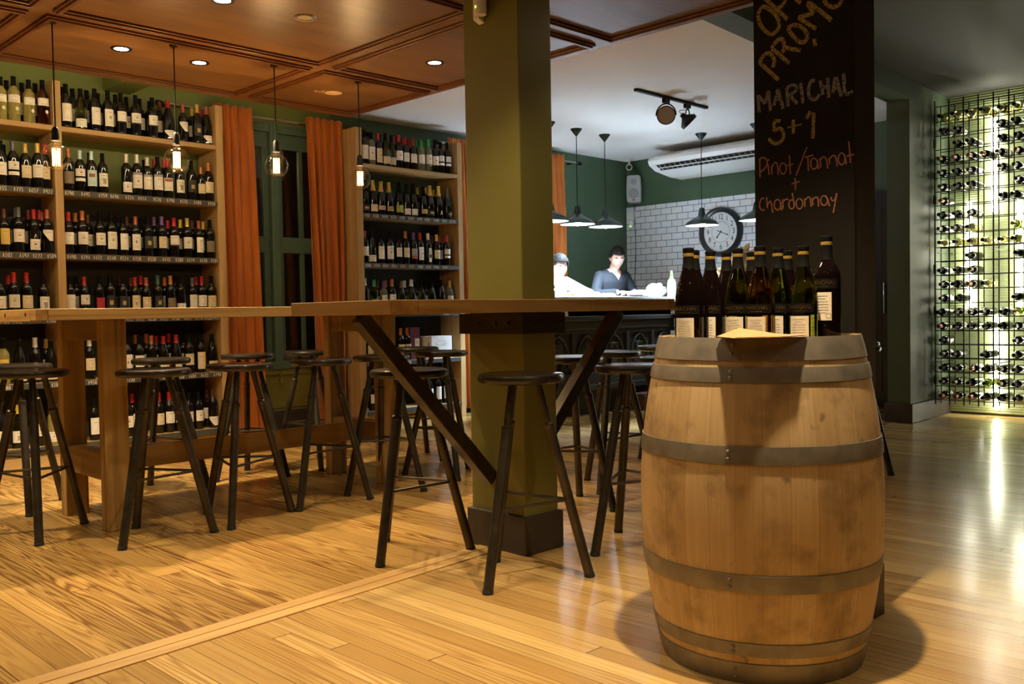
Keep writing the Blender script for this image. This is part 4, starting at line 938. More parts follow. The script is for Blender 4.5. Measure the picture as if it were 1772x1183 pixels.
BB = [(1191, 427, 'u', 'k', 1.0, 'dark red sloping bottle nearest the barrel edge on the bar side'), (1201, 433, 'u', 'k', 1.0, 'dark bottle hidden behind the first one at the bar side of the barrel'),
      (1218, 434, 'u', 'k', 1.0, 'dark red bottle second along the back of the barrel, before the clock'), (1254, 436, 'u', 'k', 1.0, 'dark red bottle below the clock, between two others on the barrel'),
      (1276.5, 430, 'u', 'g', 1.0, 'green white-wine bottle in the front row, before the bread basket'), (1299, 436, 'u', 'k', 1.0, 'dark bottle half hidden before the bread basket bags'),
      (1315, 426, 'u', 'a', 1.0, 'brown-tinted bottle at the middle of the front row, above the folded paper'), (1346, 429, 'u', 'g', 1.0, 'green bottle half hidden, third from the tall bottle'),
      (1362, 434, 'u', 'k', 1.0, 'dark bottle at the back, half hidden beside the tall bottle'), (1386, 426, 'u', 'g', 1.0, 'yellow-green bottle in the front row next to the tall bottle'),
      (1430, 411, 'b', 'k', 1.09, 'tall square-shouldered dark bottle apart from the others, against the chalkboard')]
placed = []
for px, py, sh, gl, sc, lb in BB:
    h = SH[sh]['h'] * sc; p = atZ(px, py, ZH + h)
    pos = Vector((p.x, p.y))
    if sh == 'b': pos = Vector((2.60, 0)); pos.y = (lambda r: 2.60 * r.y / r.x)(ray(px, 520))
    rv = ray(px, py); u2 = Vector((rv.x, rv.y)).normalized(); cc = Vector(BC); lim = 0.266 - SH[sh]['R']
    tc_ = cc.dot(u2); lat = (cc - u2 * tc_).length; half = sqrt(max(0.0, lim * lim - lat * lat)); ds = min(max(pos.length, tc_ - half), tc_ + half); pos = u2 * ds
    for q in placed:
        d = pos - q
        if d.length < 0.085: pos = q + (d.normalized() if d.length > 1e-3 else Vector((0.8, 0.6))) * 0.086
    placed.append(pos)
    o = bottle(sh, gl, 'K', 'N', (pos.x, pos.y, ZH), math.atan2(-pos.y, -pos.x) + pi / 2 - 0.22, lb, 'bottles on the barrel head', sc)
    l = bpy.data.objects.new('label', marichal_label(sh)); COL.objects.link(l); l.parent = o
    b_ = bpy.data.objects.new('gold_band', band_mesh(sh)); COL.objects.link(b_); b_.parent = o
# folded paper on the rim
pc = Vector((BC[0], BC[1], 0)) + Vector((-0.87, -0.50, 0)).normalized() * 0.283
m = MB(); dr = Vector((-0.87, -0.50, 0)).normalized(); sd = Vector((dr.y, -dr.x, 0)) * -1
sd = Vector((0.50, -0.87, 0))
P = [pc + sd * a + dr * b + Vector((0, 0, z)) for a, b, z in ((-0.105, 0.0, 0.946), (-0.055, 0.10, 0.944), (0.085, 0.05, 0.945), (0.125, -0.015, 0.9455), (0.0, -0.09, 0.950), (-0.05, -0.02, 0.966))]
m.add(P, [(0, 1, 5), (1, 2, 5), (2, 3, 4), (2, 4, 5)])
m.add([p + Vector((0.0, 0.0, 0.0016)) - dr * 0.004 + sd * 0.004 for p in P], [(0, 1, 5), (1, 2, 5), (2, 3, 4), (2, 4, 5)])
o = m.build('folded_paper', KRAFT, smooth=False); tag(o, 'folded kraft paper lying on the barrel rim before the bottles', 'paper')
sm = o.modifiers.new('thick', 'SOLIDIFY'); sm.thickness = 0.0008

# ================================================================== FILAMENT PENDANTS
tops = [(94, 45, 272), (303, 82, 277), (476, 123, 287), (621, 150, 309)]
plab = ['filament bulb hanging before the shared bookcase post', 'filament bulb hanging before the bottles of the wide bay', 'filament bulb hanging before the green window', 'filament bulb hanging beside the single bookcase']
for i, (px, py, by) in enumerate(tops):
    p = atZ(px, py, HC); x, y = p.x, 4.72; x = (lambda r: y * r.x / r.y)(ray(px + (by - py) * 0.015, by))
    r = ray(px + (by - py) * 0.015, by); zb = EYE.z + r.z * (y / r.y)
    t = thing('filament_pendant', plab[i], 'pendant light', (x, y, HC), group='bare filament bulbs over the long table'); d = zb - HC
    m = MB(); m.lathe([(0, 0), (0.02, 0), (0.02, -0.012), (0, -0.016)], 14); m.build('ceiling_cap', BLACK, t)
    m = MB(); m.tube((0, 0, -0.01), (0, 0, d + 0.13), 0.0035, n=8); m.build('cord', BLACK, t)
    m = MB(); m.lathe([(0, d + 0.145), (0.008, d + 0.145), (0.017, d + 0.132), (0.018, d + 0.085), (0.021, d + 0.083), (0.021, d + 0.078), (0, d + 0.078)], 18); m.build('socket', BLACK, t)
    R = 0.066; pf = [(0, -R)] + [(R * sin(a), -R * cos(a)) for a in [pi * k / 14 for k in range(1, 13)]] + [(0.019, R * 0.98), (0.0165, R + 0.012), (0.0165, R + 0.018)]
    m = MB(); m.lathe([(a, b + d) for a, b in pf], 28); m.build('glass_bulb', BULBG, t)
    m = MB()
    for k in range(10):
        a0, a1 = 2 * pi * k / 10, 2 * pi * (k + 0.5) / 10; rr = 0.0165
        z0, z1 = d - 0.040, d + 0.042
        m.tube((rr * cos(a0), rr * sin(a0), z0), (rr * cos(a1), rr * sin(a1), z1), 0.0013, n=5, cap=False)
        a2 = 2 * pi * (k + 1) / 10; m.tube((rr * cos(a1), rr * sin(a1), z1), (rr * cos(a2), rr * sin(a2), z0), 0.0016, n=5, cap=False)
    m.build('filament', FIL, t)
    m = MB(); m.lathe([(0, d + 0.075), (0.006, d + 0.07), (0.004, d + 0.03), (0.0, d - 0.03)], 8); m.build('glass_stem', BULBG, t)
    lamp('POINT', 'bulb_light', (0, 0, d), P_BULB, AMBER, t, size=0.010)

# ================================================================== BAR
BY = 5.95
bar = thing('bar_counter', 'tall bar counter with carved dark wood front and white marble top', 'bar counter', (0, 0, 0))
m = MB(); m.box(6.30, 8.36, BY + 0.02, BY + 0.40, 0.24, 1.06); m.box(6.30, 8.36, BY + 0.1, BY + 0.36, 0, 0.24); m.build('carcass', CARVED, bar, smooth=False)
m = MB(); m.box(6.25, 8.38, BY - 0.05, BY + 0.06, 0.925, 0.975); m.box(6.28, 8.37, BY - 0.025, BY + 0.03, 0.84, 0.925); m.build('ledge_rail', CARVED, bar, smooth=False, bevel=0.008)
m = MB(); m.box(6.28, 8.37, BY - 0.03, BY + 0.03, 0.24, 0.30); m.box(6.28, 8.37, BY - 0.015, BY + 0.03, 0.30, 0.42); m.build('base_rail', CARVED, bar, smooth=False, bevel=0.006)
m = MB(); m.box(6.28, 8.37, BY + 0.02, BY + 0.05, 0.975, 1.10); m.build('upper_board', wood('rust_board', (0.16, 0.09, 0.06), (0.07, 0.035, 0.02), 'X', 0.5), bar, smooth=False)
pw = 0.42
for k in range(5):
    x0 = 6.30 + k * pw; m = MB()
    m.box(x0, x0 + 0.045, BY - 0.012, BY + 0.03, 0.42, 0.84); m.box(x0, x0 + pw, BY - 0.008, BY + 0.03, 0.80, 0.84)
    xa, xb = x0 + 0.06, x0 + pw - 0.015; xm = (xa + xb) / 2
    m.sweep(spline([(xa + 0.01, BY + 0.012, 0.46), (xa + 0.03, BY + 0.008, 0.62), (xa + 0.10, BY + 0.008, 0.74), (xm, BY + 0.008, 0.785)]), 0.014, 8)
    m.sweep(spline([(xb - 0.01, BY + 0.012, 0.46), (xb - 0.03, BY + 0.008, 0.62), (xb - 0.10, BY + 0.008, 0.74), (xm, BY + 0.008, 0.785)]), 0.014, 8)
    for sx in (-1, 1):
        m.sweep(spline([(xm + sx * 0.005, BY + 0.01, 0.70), (xm + sx * 0.05, BY + 0.008, 0.655), (xm + sx * 0.055, BY + 0.008, 0.69), (xm + sx * 0.02, BY + 0.008, 0.70)]), 0.009, 8)
        m.sweep(spline([(xm + sx * 0.15, BY + 0.01, 0.50), (xm + sx * 0.11, BY + 0.008, 0.47), (xm + sx * 0.10, BY + 0.008, 0.52), (xm + sx * 0.13, BY + 0.008, 0.53)]), 0.009, 8)
    m.ball((xm, BY + 0.012, 0.69), 0.022, 0.014, 0.018, 12, 8); m.ball((xm, BY + 0.012, 0.73), 0.010, 0.010, 0.03, 10, 8)
    m.build('carved_panel', CARVED, bar)
m = MB(); m.box(6.53, 8.40, BY - 0.07, BY + 0.47, 1.11, 1.16); m.build('marble_top', MARBLE, bar, smooth=False, bevel=0.004)
m = MB(); m.box(6.53, 8.36, BY + 0.02, BY + 0.42, 1.06, 1.11); m.build('top_support', BLACK, bar, smooth=False)
ret = thing('kitchen_counter', 'white topped steel counter before the tiled wall, meeting the bar', 'counter', (0, 0, 0))
m = MB(); m.box(8.30, 8.96, 4.50, BY - 0.09, 1.12, 1.16); m.build('worktop', MARBLE, ret, smooth=False, bevel=0.003)
for x in (8.32, 8.90):
    for y in (4.54, 5.80):
        m = MB(); m.box(x, x + 0.05, y, y + 0.05, 0, 1.12); m.build('leg', CHROME, ret, smooth=False)
m = MB(); m.box(8.38, 8.94, 4.6, 5.8, 0.15, 1.0); m.build('cabinet', plain('dark_steel', (0.03, 0.03, 0.032), 0.4, metal=0.5), ret, smooth=False)
m = MB(); m.box(0, 0.35, -0.12, 0.12, 0, 0.17); m.box(0.005, 0.345, -0.126, -0.12, 0.02, 0.15)
o = m.build('wooden_crate', wood('crate_wood', (0.16, 0.08, 0.05), (0.07, 0.035, 0.02), 'X'), loc=(7.62, 5.90, 0), smooth=False, bevel=0.004); tag(o, 'low brown wooden crate on the floor under the bar', 'crate')
# card on the ledge
p = atY(978, 545, BY - 0.03)
m = MB(); m.box(-0.035, 0.035, -0.004, 0.004, 0, 0.09, 0, Matrix.Rotation(-0.3, 4, 'X')); o = m.build('menu_card', plain('white_card2', (0.8, 0.8, 0.8), 0.5), loc=(p.x, BY - 0.03, 0.976), smooth=False, rz=-0.3); tag(o, 'small white card leaning on the ledge of the bar front', 'card')

def on_bar(px, y=BY + 0.18): return Vector((xOn(px, y, 1.16), y, 1.16))
# food boards
def food(px, y, label, board, kind, w_=0.2):
    p = on_bar(px, y); t = thing('food_board', label, 'food board', p, random.uniform(-0.2, 0.2))
    m = MB(); m.box(-w_, w_, -0.09, 0.09, 0.0, 0.014); m.build('board', board, t, smooth=False, bevel=0.003)
    m = MB(); rnd = random.Random(label)
    for k in range(16): m.ball((rnd.uniform(-w_ + 0.03, w_ - 0.03), rnd.uniform(-0.06, 0.06), 0.026), rnd.uniform(0.018, 0.03), rnd.uniform(0.016, 0.025), rnd.uniform(0.012, 0.022), 8, 6)
    m.build('sliced_bread', kind, t)
BREAD = plain('toasted_bread', (0.60, 0.36, 0.14), 0.8, noise=0.35, nscale=30); SALAD = plain('ham_topping', (0.62, 0.36, 0.28), 0.7, noise=0.4, nscale=30)
DARKB = plain('dark_slate_plate', (0.03, 0.03, 0.032), 0.5)
food(987, BY + 0.10, 'board of sliced bread beside the tablet stand', MARBLE, BREAD, 0.11)
food(1018, BY + 0.08, 'white board of bread between the two men', MARBLE, BREAD, 0.13)
food(1050, BY + 0.22, 'board of toasts under the hands of the man in dark blue', MARBLE, BREAD, 0.15)
food(1096, BY + 0.15, 'dark slate of toppings on the bar below the wall socket', DARKB, SALAD, 0.14)
t = thing('takeout_boxes', 'white box on the bar beside the slate plate', 'box', on_bar(1113, BY + 0.30)); m = MB(); m.box(-0.09, 0.09, -0.07, 0.07, 0, 0.07); m.box(-0.094, 0.094, -0.074, 0.074, 0.07, 0.082); m.build('carton', WHITEP, t, smooth=False, bevel=0.004); t.name = 'takeaway_box'
p = on_bar(1136, BY + 0.22)
t = thing('bowl', 'white bowl heaped with pale dough on the bar', 'bowl', p); m = MB(); m.lathe([(0, 0), (0.06, 0), (0.115, 0.055), (0.125, 0.085), (0.119, 0.085), (0.06, 0.012), (0, 0.01)], 28); m.build('dish', WHITEP, t)
m = MB(); rnd = random.Random(3)
for k in range(14): m.ball((rnd.uniform(-0.07, 0.07), rnd.uniform(-0.06, 0.06), rnd.uniform(0.08, 0.13)), 0.04, 0.04, 0.034, 10, 7)
m.build('dough', plain('pale_dough', (0.85, 0.83, 0.80), 0.8), t)
t = thing('squeeze_bottle', 'white bottle with a green cap ring before the tiles', 'bottle', Vector((8.42, 0, 1.16)) + Vector((0, 8.42 * ray(1162, 490).y / ray(1162, 490).x, 0)))
m = MB(); m.lathe([(0, 0), (0.042, 0), (0.046, 0.01), (0.046, 0.15), (0.038, 0.185), (0.018, 0.205), (0.017, 0.225), (0, 0.225)], 22); m.build('body', WHITEP, t)
m = MB(); m.lathe([(0, 0.225), (0.019, 0.225), (0.019, 0.245), (0, 0.245)], 16); m.build('cap_ring', plain('lime_plastic', (0.25, 0.65, 0.05), 0.4), t)
m = MB(); m.lathe([(0, 0.245), (0.015, 0.245), (0.012, 0.285), (0, 0.288)], 14); m.build('nozzle', WHITEP, t)
# till
p = atY(967, 505, BY + 0.16)
t = thing('tablet_till', 'black tablet till on a dark stand in front of the man in white', 'till', (6.42, BY + 0.16, 0))
m = MB(); m.box(-0.11, 0.10, -0.14, 0.2, 1.06, 1.225); m.build('stand', BLACK, t, smooth=False, bevel=0.006)
m = MB(); m.box(-0.13, 0.145, -0.006, 0.006, 0, 0.13, 0, Matrix.Translation((0.04, -0.03, 1.235)) @ Matrix.Rotation(-0.35, 4, 'X') @ Matrix.Rotation(-0.25, 4, 'Z')); m.build('tablet', plain('tablet_back', (0.03, 0.035, 0.04), 0.25), t, smooth=False, bevel=0.004)
m = MB(); m.tube((0.02, 0.0, 1.22), (0.02, -0.02, 1.27), 0.012); m.build('tablet_holder', BLACK, t)
# bread basket with bagged baguettes
yb = 8.58 * ray(1268, 500).y / ray(1268, 500).x
t = thing('bread_basket', 'dark wicker bread basket standing below the wall clock', 'basket', (8.60, yb, 1.16))
m = MB()
for k in range(9): z = 0.012 + k * 0.022; m.sweep([((0.15 + 0.05 * k / 8) * cos(a), (0.22 + 0.06 * k / 8) * sin(a), z + 0.003 * sin(a * 12 + k * pi)) for a in [2 * pi * j / 48 for j in range(48)]], 0.012, 6, closed=True)
m.lathe([(0, 0.004), (0.15, 0.004), (0.15, 0.012), (0, 0.012)], 24, 0, Matrix.Diagonal((1, 1.45, 1, 1)))
m.build('wicker', plain('wicker_brown', (0.16, 0.085, 0.04), 0.7, noise=0.4, nscale=60), t)
BAGP = plain('bag_paper', (0.20, 0.115, 0.045), 0.8, noise=0.15, nscale=20)
def bag(px0, py0, px1, py1, r, label, x):
    a, b = atX(px0, py0, x), atX(px1, py1, x); a.z = max(a.z, 1.20)
    t = thing('bagged_baguette', label, 'baguette', a, group='baguettes in paper bags'); d = b - a; n = 9; rnd = random.Random(label); m = MB()
    pts = [d * (i / n * 0.86) for i in range(n + 1)]; m.sweep(pts, [r * (0.75 + 0.35 * sin(pi * min(1, 0.15 + i / n))) + rnd.uniform(-0.006, 0.006) for i in range(n + 1)], 11)
    for i in range(len(m.v)): v = Vector(m.v[i]); m.v[i] = tuple(v + Vector((rnd.uniform(-1, 1), rnd.uniform(-1, 1), rnd.uniform(-1, 1))) * 0.006)
    m.build('paper_bag', BAGP, t, ang=20)
    m = MB(); k = 8; m.sweep([d * (0.5 + 0.5 * i / k) for i in range(k + 1)], [0.034 * sqrt(max(0.02, 1 - (i / k) ** 6)) for i in range(k + 1)], 12); m.build('bread_tip', plain('crust', (0.26, 0.13, 0.04), 0.7, noise=0.25, nscale=25), t)
bag(1246, 502, 1297, 420, 0.085, 'paper-bagged baguette with its crust tip in front of the clock', 8.56)
bag(1272, 506, 1305, 430, 0.100, 'paper-bagged baguette leaning against the chalkboard side of the basket', 8.62)
bag(1238, 508, 1252, 460, 0.075, 'short brown bread bag low at the bar side of the basket', 8.66)

# ================================================================== ENAMEL PENDANTS, TRACK, AC, CLOCK ...
def kitchen_pendant(x, y, label, pw=1.0):
    t = thing('enamel_pendant', label, 'pendant light', (x, y, HW), group='green enamel pendants over the bar'); d = 1.905 - HW
    m = MB(); m.lathe([(0, 0), (0.06, 0), (0.06, -0.006), (0.006, -0.075), (0, -0.075)], 22); m.build('ceiling_rose', ENAMEL, t)
    m = MB(); m.tube((0, 0, -0.07), (0, 0, d + 0.17), 0.004, n=8); m.build('cord', BLACK, t)
    m = MB(); m.lathe([(0, d + 0.185), (0.022, d + 0.185), (0.028, d + 0.17), (0.040, d + 0.105), (0.060, d + 0.09), (0.105, d + 0.065), (0.15, d + 0.04), (0.172, d + 0.015), (0.178, d)], 36)
    m.build('lamp_shade', ENAMEL, t)
    m = MB(); m.lathe([(0, d + 0.10), (0.035, d + 0.098), (0.058, d + 0.084), (0.103, d + 0.059), (0.148, d + 0.034), (0.169, d + 0.012), (0.177, d)], 36); m.build('shade_lining', ENAMELW, t)
    m = MB(); m.ball((0, 0, d + 0.03), 0.042, 0.042, 0.045, 16, 10); m.build('light_bulb', KBULB, t)
    lamp('SPOT', 'bulb_light', (0, 0, d - 0.02), P_KITCH * pw, COOL, t, aim=(0, 0, -1), size=0.12, angle=104, blend=0.35)
kitchen_pendant(7.203, 6.272, 'green enamel pendant second from the column, its cord falling past the curtain', 0.7)
kitchen_pendant(7.668, 6.285, 'green enamel pendant above the man in dark blue')
kitchen_pendant(8.412, 5.587, 'green enamel pendant hanging in front of the wall clock', 0.28)
kitchen_pendant(8.401, 4.931, 'green enamel pendant half hidden by the chalkboard column', 0.02)
pp = atX(953, 381, 6.74)
kitchen_pendant(6.74, 6.74 * ray(953, 381).y / ray(953, 381).x, 'green enamel pendant half hidden by the green column', 0.6)

t = thing('track_light', 'black ceiling track with two unlit spot heads', 'track light', (6.81, 4.81, HW))
m = MB(); m.box(-0.53, 0.53, -0.018, 0.018, -0.022, 0); m.build('track', BLACK, t, smooth=False, bevel=0.002)
for x, aim in ((-0.10, Vector((-0.75, -0.55, -0.18))), (0.22, Vector((0.55, -0.5, -0.75)))):
    aim.normalize(); m = MB(); m.box(x - 0.035, x + 0.035, -0.018, 0.018, -0.06, -0.022)
    hd = m.build('spot_head', BLACK, t, smooth=False, bevel=0.003)
    c = Vector((x, 0, -0.165)); sdv = aim.cross(Vector((0, 0, 1))).normalized()
    m = MB(); m.sweep([c + sdv * 0.085 * cos(a) + Vector((0, 0, 1)) * 0.10 * sin(a) for a in [pi * k / 14 for k in range(15)]], 0.006, 8); m.build('yoke', BLACK, hd)
    Mr = aim.to_track_quat('Z', 'Y').to_matrix().to_4x4(); Mr.translation = c
    m = MB(); m.lathe([(0, -0.075), (0.02, -0.075), (0.024, -0.05), (0.03, -0.04), (0.076, 0.0), (0.081, 0.002), (0.081, 0.034), (0.074, 0.036), (0.074, 0.02)], 26, 0, Mr); m.build('spot_body', BLACK, hd)
    m = MB(); m.lathe([(0, 0.030), (0.066, 0.026), (0.0755, 0.024)], 26, 0, Mr); m.build('lens', plain('frosted_lens', (0.42, 0.34, 0.24), 0.25), hd)
    m = MB(); m.sweep(spline([c - aim * 0.07, c - aim * 0.11 + sdv * 0.03, c + Vector((0, 0, 0.08)) + sdv * 0.05, Vector((x, 0, -0.06))]), 0.0025, 6); m.build('wire', BLACK, hd)

# air conditioner under the ceiling
ya = 6.42; t = thing('air_conditioner', 'long white air conditioner hung under the ceiling above the clock', 'air conditioner', (XW - 0.02, 0, 0))
pr = [(-0.02, 2.80), (-0.50, 2.80), (-0.66, 2.735), (-0.685, 2.70), (-0.66, 2.655), (-0.55, 2.60), (-0.25, 2.555), (-0.02, 2.55)]
m = MB(); m.prism([(x, ya, z) for x, z in pr], 0, (0, -1.75, 0)); m.build('casing', WHITEP, t, smooth=False, bevel=0.01)
m = MB()
d1, d2 = Vector((-0.655, 0, 2.652)), Vector((-0.56, 0, 2.602)); nn = Vector((-0.47, 0, -0.88))
m.prism([d1 + nn * 0.004 + Vector((0, ya - 0.10, 0)), d2 + nn * 0.004 + Vector((0, ya - 0.10, 0)), d2 + nn * 0.004 + Vector((0, ya - 1.65, 0)), d1 + nn * 0.004 + Vector((0, ya - 1.65, 0))], 0, nn * 0.001, 0)
m.build('air_outlet', BLACK, t, smooth=False)
for k in range(22):
    y = ya - 0.14 - k * 0.068; m = MB(); m.bar(d1 + nn * 0.008 + Vector((0, y, 0)), d2 + nn * 0.008 + Vector((0, y, 0)), 0.006, 0.008, 0, nn)
    m.build('vane', plain('grey_vane', (0.4, 0.4, 0.4), 0.5) if k == 0 else bpy.data.materials['grey_vane'], t, smooth=False)
m = MB(); mid = d1 * 0.5 + d2 * 0.5 + nn * 0.01; m.bar(mid + Vector((0, ya - 0.10, 0)), mid + Vector((0, ya - 1.65, 0)), 0.012, 0.005, 0, nn); m.build('louvre', WHITEP, t, smooth=False)
for y in (ya - 0.1, ya - 1.6):
    m = MB(); m.tube((-0.3, y, 2.79), (-0.3, y, HW), 0.006, n=8); m.build('hanger_rod', CHROME, t)

# clock
pc = atX(1246, 401, XW - 0.04)
t = thing('wall_clock', 'round black-framed wall clock on the white tiles', 'clock', (XW - 0.012, pc.y, pc.z))
Mc = Matrix.Rotation(-pi / 2, 4, 'Y')
m = MB(); m.lathe([(0, 0), (0.285, 0), (0.285, 0.03), (0.27, 0.052), (0.245, 0.05), (0.225, 0.034), (0.225, 0.012), (0, 0.012)], 60, 0, Mc); m.build('frame', plain('black_clock_frame', (0.02, 0.022, 0.026), 0.3), t)
m = MB(); m.lathe([(0, 0.0135), (0.226, 0.0135)], 60, 0, Mc); m.build('dial', plain('clock_dial', (0.72, 0.73, 0.72), 0.5, noise=0.04, nscale=12), t)
m = MB()
def cf(x, y, off=0.0145): return (-off, -x, y)
for h in range(1, 13):
    a = pi / 2 - h * pi / 6; text_mesh(str(h), 0.088, lambda x, y, a=a: cf(x * 0.8 + 0.170 * cos(a), y + 0.170 * sin(a)), m)
for k in range(60):
    a = 2 * pi * k / 60; L = 0.010 if k % 5 else 0.015
    m.ribbon([cf((0.208) * cos(a), 0.208 * sin(a)), cf((0.208 + L) * cos(a), (0.208 + L) * sin(a))], (-1, 0, 0), 0.002 if k % 5 else 0.004)
for R in (0.120, 0.116): m.ribbon([cf(R * cos(a), R * sin(a)) for a in [2 * pi * j / 48 for j in range(49)]], (-1, 0, 0), 0.0022 if R > 0.118 else 0.001)
m.build('numerals', BLACK, t, smooth=False)
for nm, a, L, wd, tl in (('hour_hand', radians(90 - 7.3 * 30), 0.085, 0.010, 0.02), ('minute_hand', radians(90 - 112), 0.105, 0.007, 0.05)):
    m = MB(); m.ribbon([cf(-tl * cos(a), -tl * sin(a), 0.018), cf(L * cos(a), L * sin(a), 0.018)], (-1, 0, 0), wd)
    m.ribbon([cf((L - 0.02) * cos(a), (L - 0.02) * sin(a), 0.0182), cf(L * cos(a), L * sin(a), 0.0182)], (-1, 0, 0), wd * 1.8)
    o = m.build(nm, BLACK, t, smooth=False); sm = o.modifiers.new('t', 'SOLIDIFY'); sm.thickness = 0.001
m = MB(); m.lathe([(0, 0.020), (0.008, 0.020), (0.008, 0.0135)], 14, 0, Mc); m.build('hub', BLACK, t)

# speaker, cctv, sockets on the corner
ps = atX(1096, 328, XW - 0.10)
t = thing('wall_speaker', 'small grey loudspeaker mounted high in the corner', 'speaker', (XW - 0.11, ps.y - 0.02, ps.z), 0.55)
m = MB()
prof2 = [(-0.085, -0.15), (-0.06, -0.165), (0.06, -0.165), (0.085, -0.15), (0.09, 0), (0.085, 0.15), (0.06, 0.165), (-0.06, 0.165), (-0.085, 0.15), (-0.09, 0)]
m.prism([(-0.07, y, z) for y, z in prof2], 0, (0.13, 0, 0)); m.build('cabinet', plain('grey_speaker', (0.42, 0.43, 0.42), 0.5), t, smooth=False, bevel=0.01)
for z, r in ((-0.055, 0.062), (0.085, 0.035)):
    m = MB(); m.lathe([(r, 0.0), (r, 0.004), (r * 0.85, 0.006), (0, -0.004 + 0.008)], 24, 0, Matrix.Translation((-0.07, 0, z)) @ Mc); m.build('driver', plain('speaker_cone', (0.28, 0.29, 0.28), 0.6), t)
m = MB(); m.box(-0.078, -0.074, -0.012, 0.012, -0.145, -0.125); m.build('badge', plain('red_badge', (0.5, 0.03, 0.03), 0.4), t, smooth=False)
m = MB(); m.bar((0.05, 0, 0.02), (0.115, 0.0, 0.02), 0.04, 0.05); m.build('wall_bracket', BLACK, t, smooth=False)
pk = atX(1089, 289, XW - 0.16)
t = thing('security_camera', 'white bullet security camera under the ceiling corner', 'security camera', (XW - 0.16, pk.y, pk.z))
av = Vector((-0.8, -0.55, -0.2)).normalized(); Mq = av.to_track_quat('Z', 'Y').to_matrix().to_4x4()
m = MB(); m.lathe([(0, -0.09), (0.03, -0.085), (0.036, -0.06), (0.038, 0.05), (0.030, 0.058), (0.026, 0.045)], 20, 0, Mq); m.build('housing', WHITEP, t)
m = MB(); m.lathe([(0, 0.05), (0.028, 0.046)], 18, 0, Mq); m.build('lens', BLACK, t)
m = MB(); m.tube((0.0, 0.0, 0.03), (0.03, 0.02, HW - pk.z), 0.012); m.lathe([(0, HW - pk.z), (0.045, HW - pk.z), (0.04, HW - pk.z - 0.02), (0, HW - pk.z - 0.02)], 18, 0, Matrix.Translation((0.03, 0.02, 0))); m.build('mount', WHITEP, t)
for i, (py, lb) in enumerate(((373, 'square white socket box on the tiles by the corner, upper of two'), (388, 'white plug adapter with a green light, lower of two by the corner'))):
    p = atX(1092, py, XW - 0.03); t = thing('wall_socket', lb, 'socket', (XW - 0.012, p.y, p.z), group='sockets by the kitchen corner')
    hw, hh = (0.05, 0.055) if i == 0 else (0.032, 0.045)
    m = MB(); m.box(-0.035, 0, -hw, hw, -hh, hh); m.build('plate', WHITEP, t, smooth=False, bevel=0.005)
    m = MB(); m.box(-0.037, -0.035, -0.012, 0.012, -0.03, -0.02); m.build('indicator' if i else 'switch', GREENLED if i else WHITEP, t, smooth=False)
p0, p1 = atX(1097, 347, XW - 0.02), atX(1098, 498, XW - 0.02)
m = MB(); m.sweep(spline([(XW - 0.05, ps.y - 0.03, ps.z - 0.15), (XW - 0.022, p0.y, p0.z - 0.1), (XW - 0.02, p0.y - 0.02, (p0.z + p1.z) / 2), (XW - 0.02, p1.y, p1.z), (XW - 0.02, p1.y, 1.0)]), 0.004, 6)
o = m.build('speaker_cable', BLACK); tag(o, 'thin black cable running down the tiles from the loudspeaker', 'cable')

# ================================================================== WINE RACK
RF, RB = 8.70, 8.84
NR = 21
def row_z(k): return 2.712 - (2.712 - 0.212) * k / (NR - 1)
front_px = [1618, 1643, 1665, 1691, 1718, 1746, 1773]
fy = [RF * ray(px, 400).y / ray(px, 400).x for px in front_px]
pitch = (fy[0] - fy[-1]) / 6
ycol = [fy[0] - pitch * k for k in range(9)]
rk = thing('wine_rack', 'tall black steel wall rack of lying wine bottles, lit from behind', 'wine rack', (0, 0, 0))
RODM = plain('rack_steel', (0.015, 0.014, 0.012), 0.45, metal=0.4)
for y in ycol:
    m = MB(); m.tube((RF, y, 0.12), (RF, y, 2.855), 0.0065, n=8); m.build('upright', RODM, rk)
    m = MB(); m.tube((RB, y, 0.12), (RB, y, 2.83), 0.0055, n=8); m.build('upright', RODM, rk)
for k in range(NR + 1):
    z = row_z(k) - 0.048 if k < NR else 0.125
    if k == NR: continue
    for X_, r in ((RF, 0.0042), (RB, 0.0042)):
        m = MB(); m.tube((X_, ycol[0] + 0.0, z), (X_, ycol[-1], z), r, n=6); m.build('crossbar', RODM, rk)
for z in (2.80, 2.76):
    m = MB(); m.tube((RB if z < 2.78 else RF, ycol[0], z), (RB if z < 2.78 else RF, ycol[-1], z), 0.0042, n=6); m.build('crossbar', RODM, rk)
for y in ycol[::4]:
    for z in (0.5, 1.5, 2.6):
        m = MB(); m.tube((RF, y, z), (9.14, y, z), 0.005, n=6); m.build('wall_tie', RODM, rk)
for k in range(5):
    z = row_z((2, 6, 11, 14, 19)[k]) ; m = MB(); m.box(RF - 0.009, RF - 0.006, ycol[0] - 0.012, ycol[0] + 0.012, z - 0.03, z + 0.05); m.build('tag', plain('rack_tag', (0.10, 0.10, 0.09), 0.5) if k == 0 else bpy.data.materials['rack_tag'], rk, smooth=False)
RACK = ['123456', '1256', '2356', '123456', '12356', '1236', '156', '123', '1236', '123456', '36', '123', '1234', '126', '123456', '123456', '16', '1246', '123456', '123456', '123456']
WH = {(0, c) for c in range(1, 7)} | {(9, c) for c in range(1, 7)} | {(8, 3), (12, 4)}
SPC = {(6, 1): ('d', 'C'), (12, 3): ('d', 'C'), (18, 3): ('d', 'R'), (8, 6): ('g', 'Y'), (14, 6): ('g', 'Y'), (19, 4): ('g', 'K'), (19, 5): ('d', 'Y'), (3, 1): ('d', 'C'), (3, 2): ('d', 'P'), (3, 3): ('d', 'C'), (3, 4): ('d', 'C'), (3, 6): ('d', 'C'), (20, 1): ('d', 'R'), (20, 2): ('d', 'R'), (20, 3): ('d', 'R'), (15, 1): ('d', 'R')}
RR = random.Random(4)
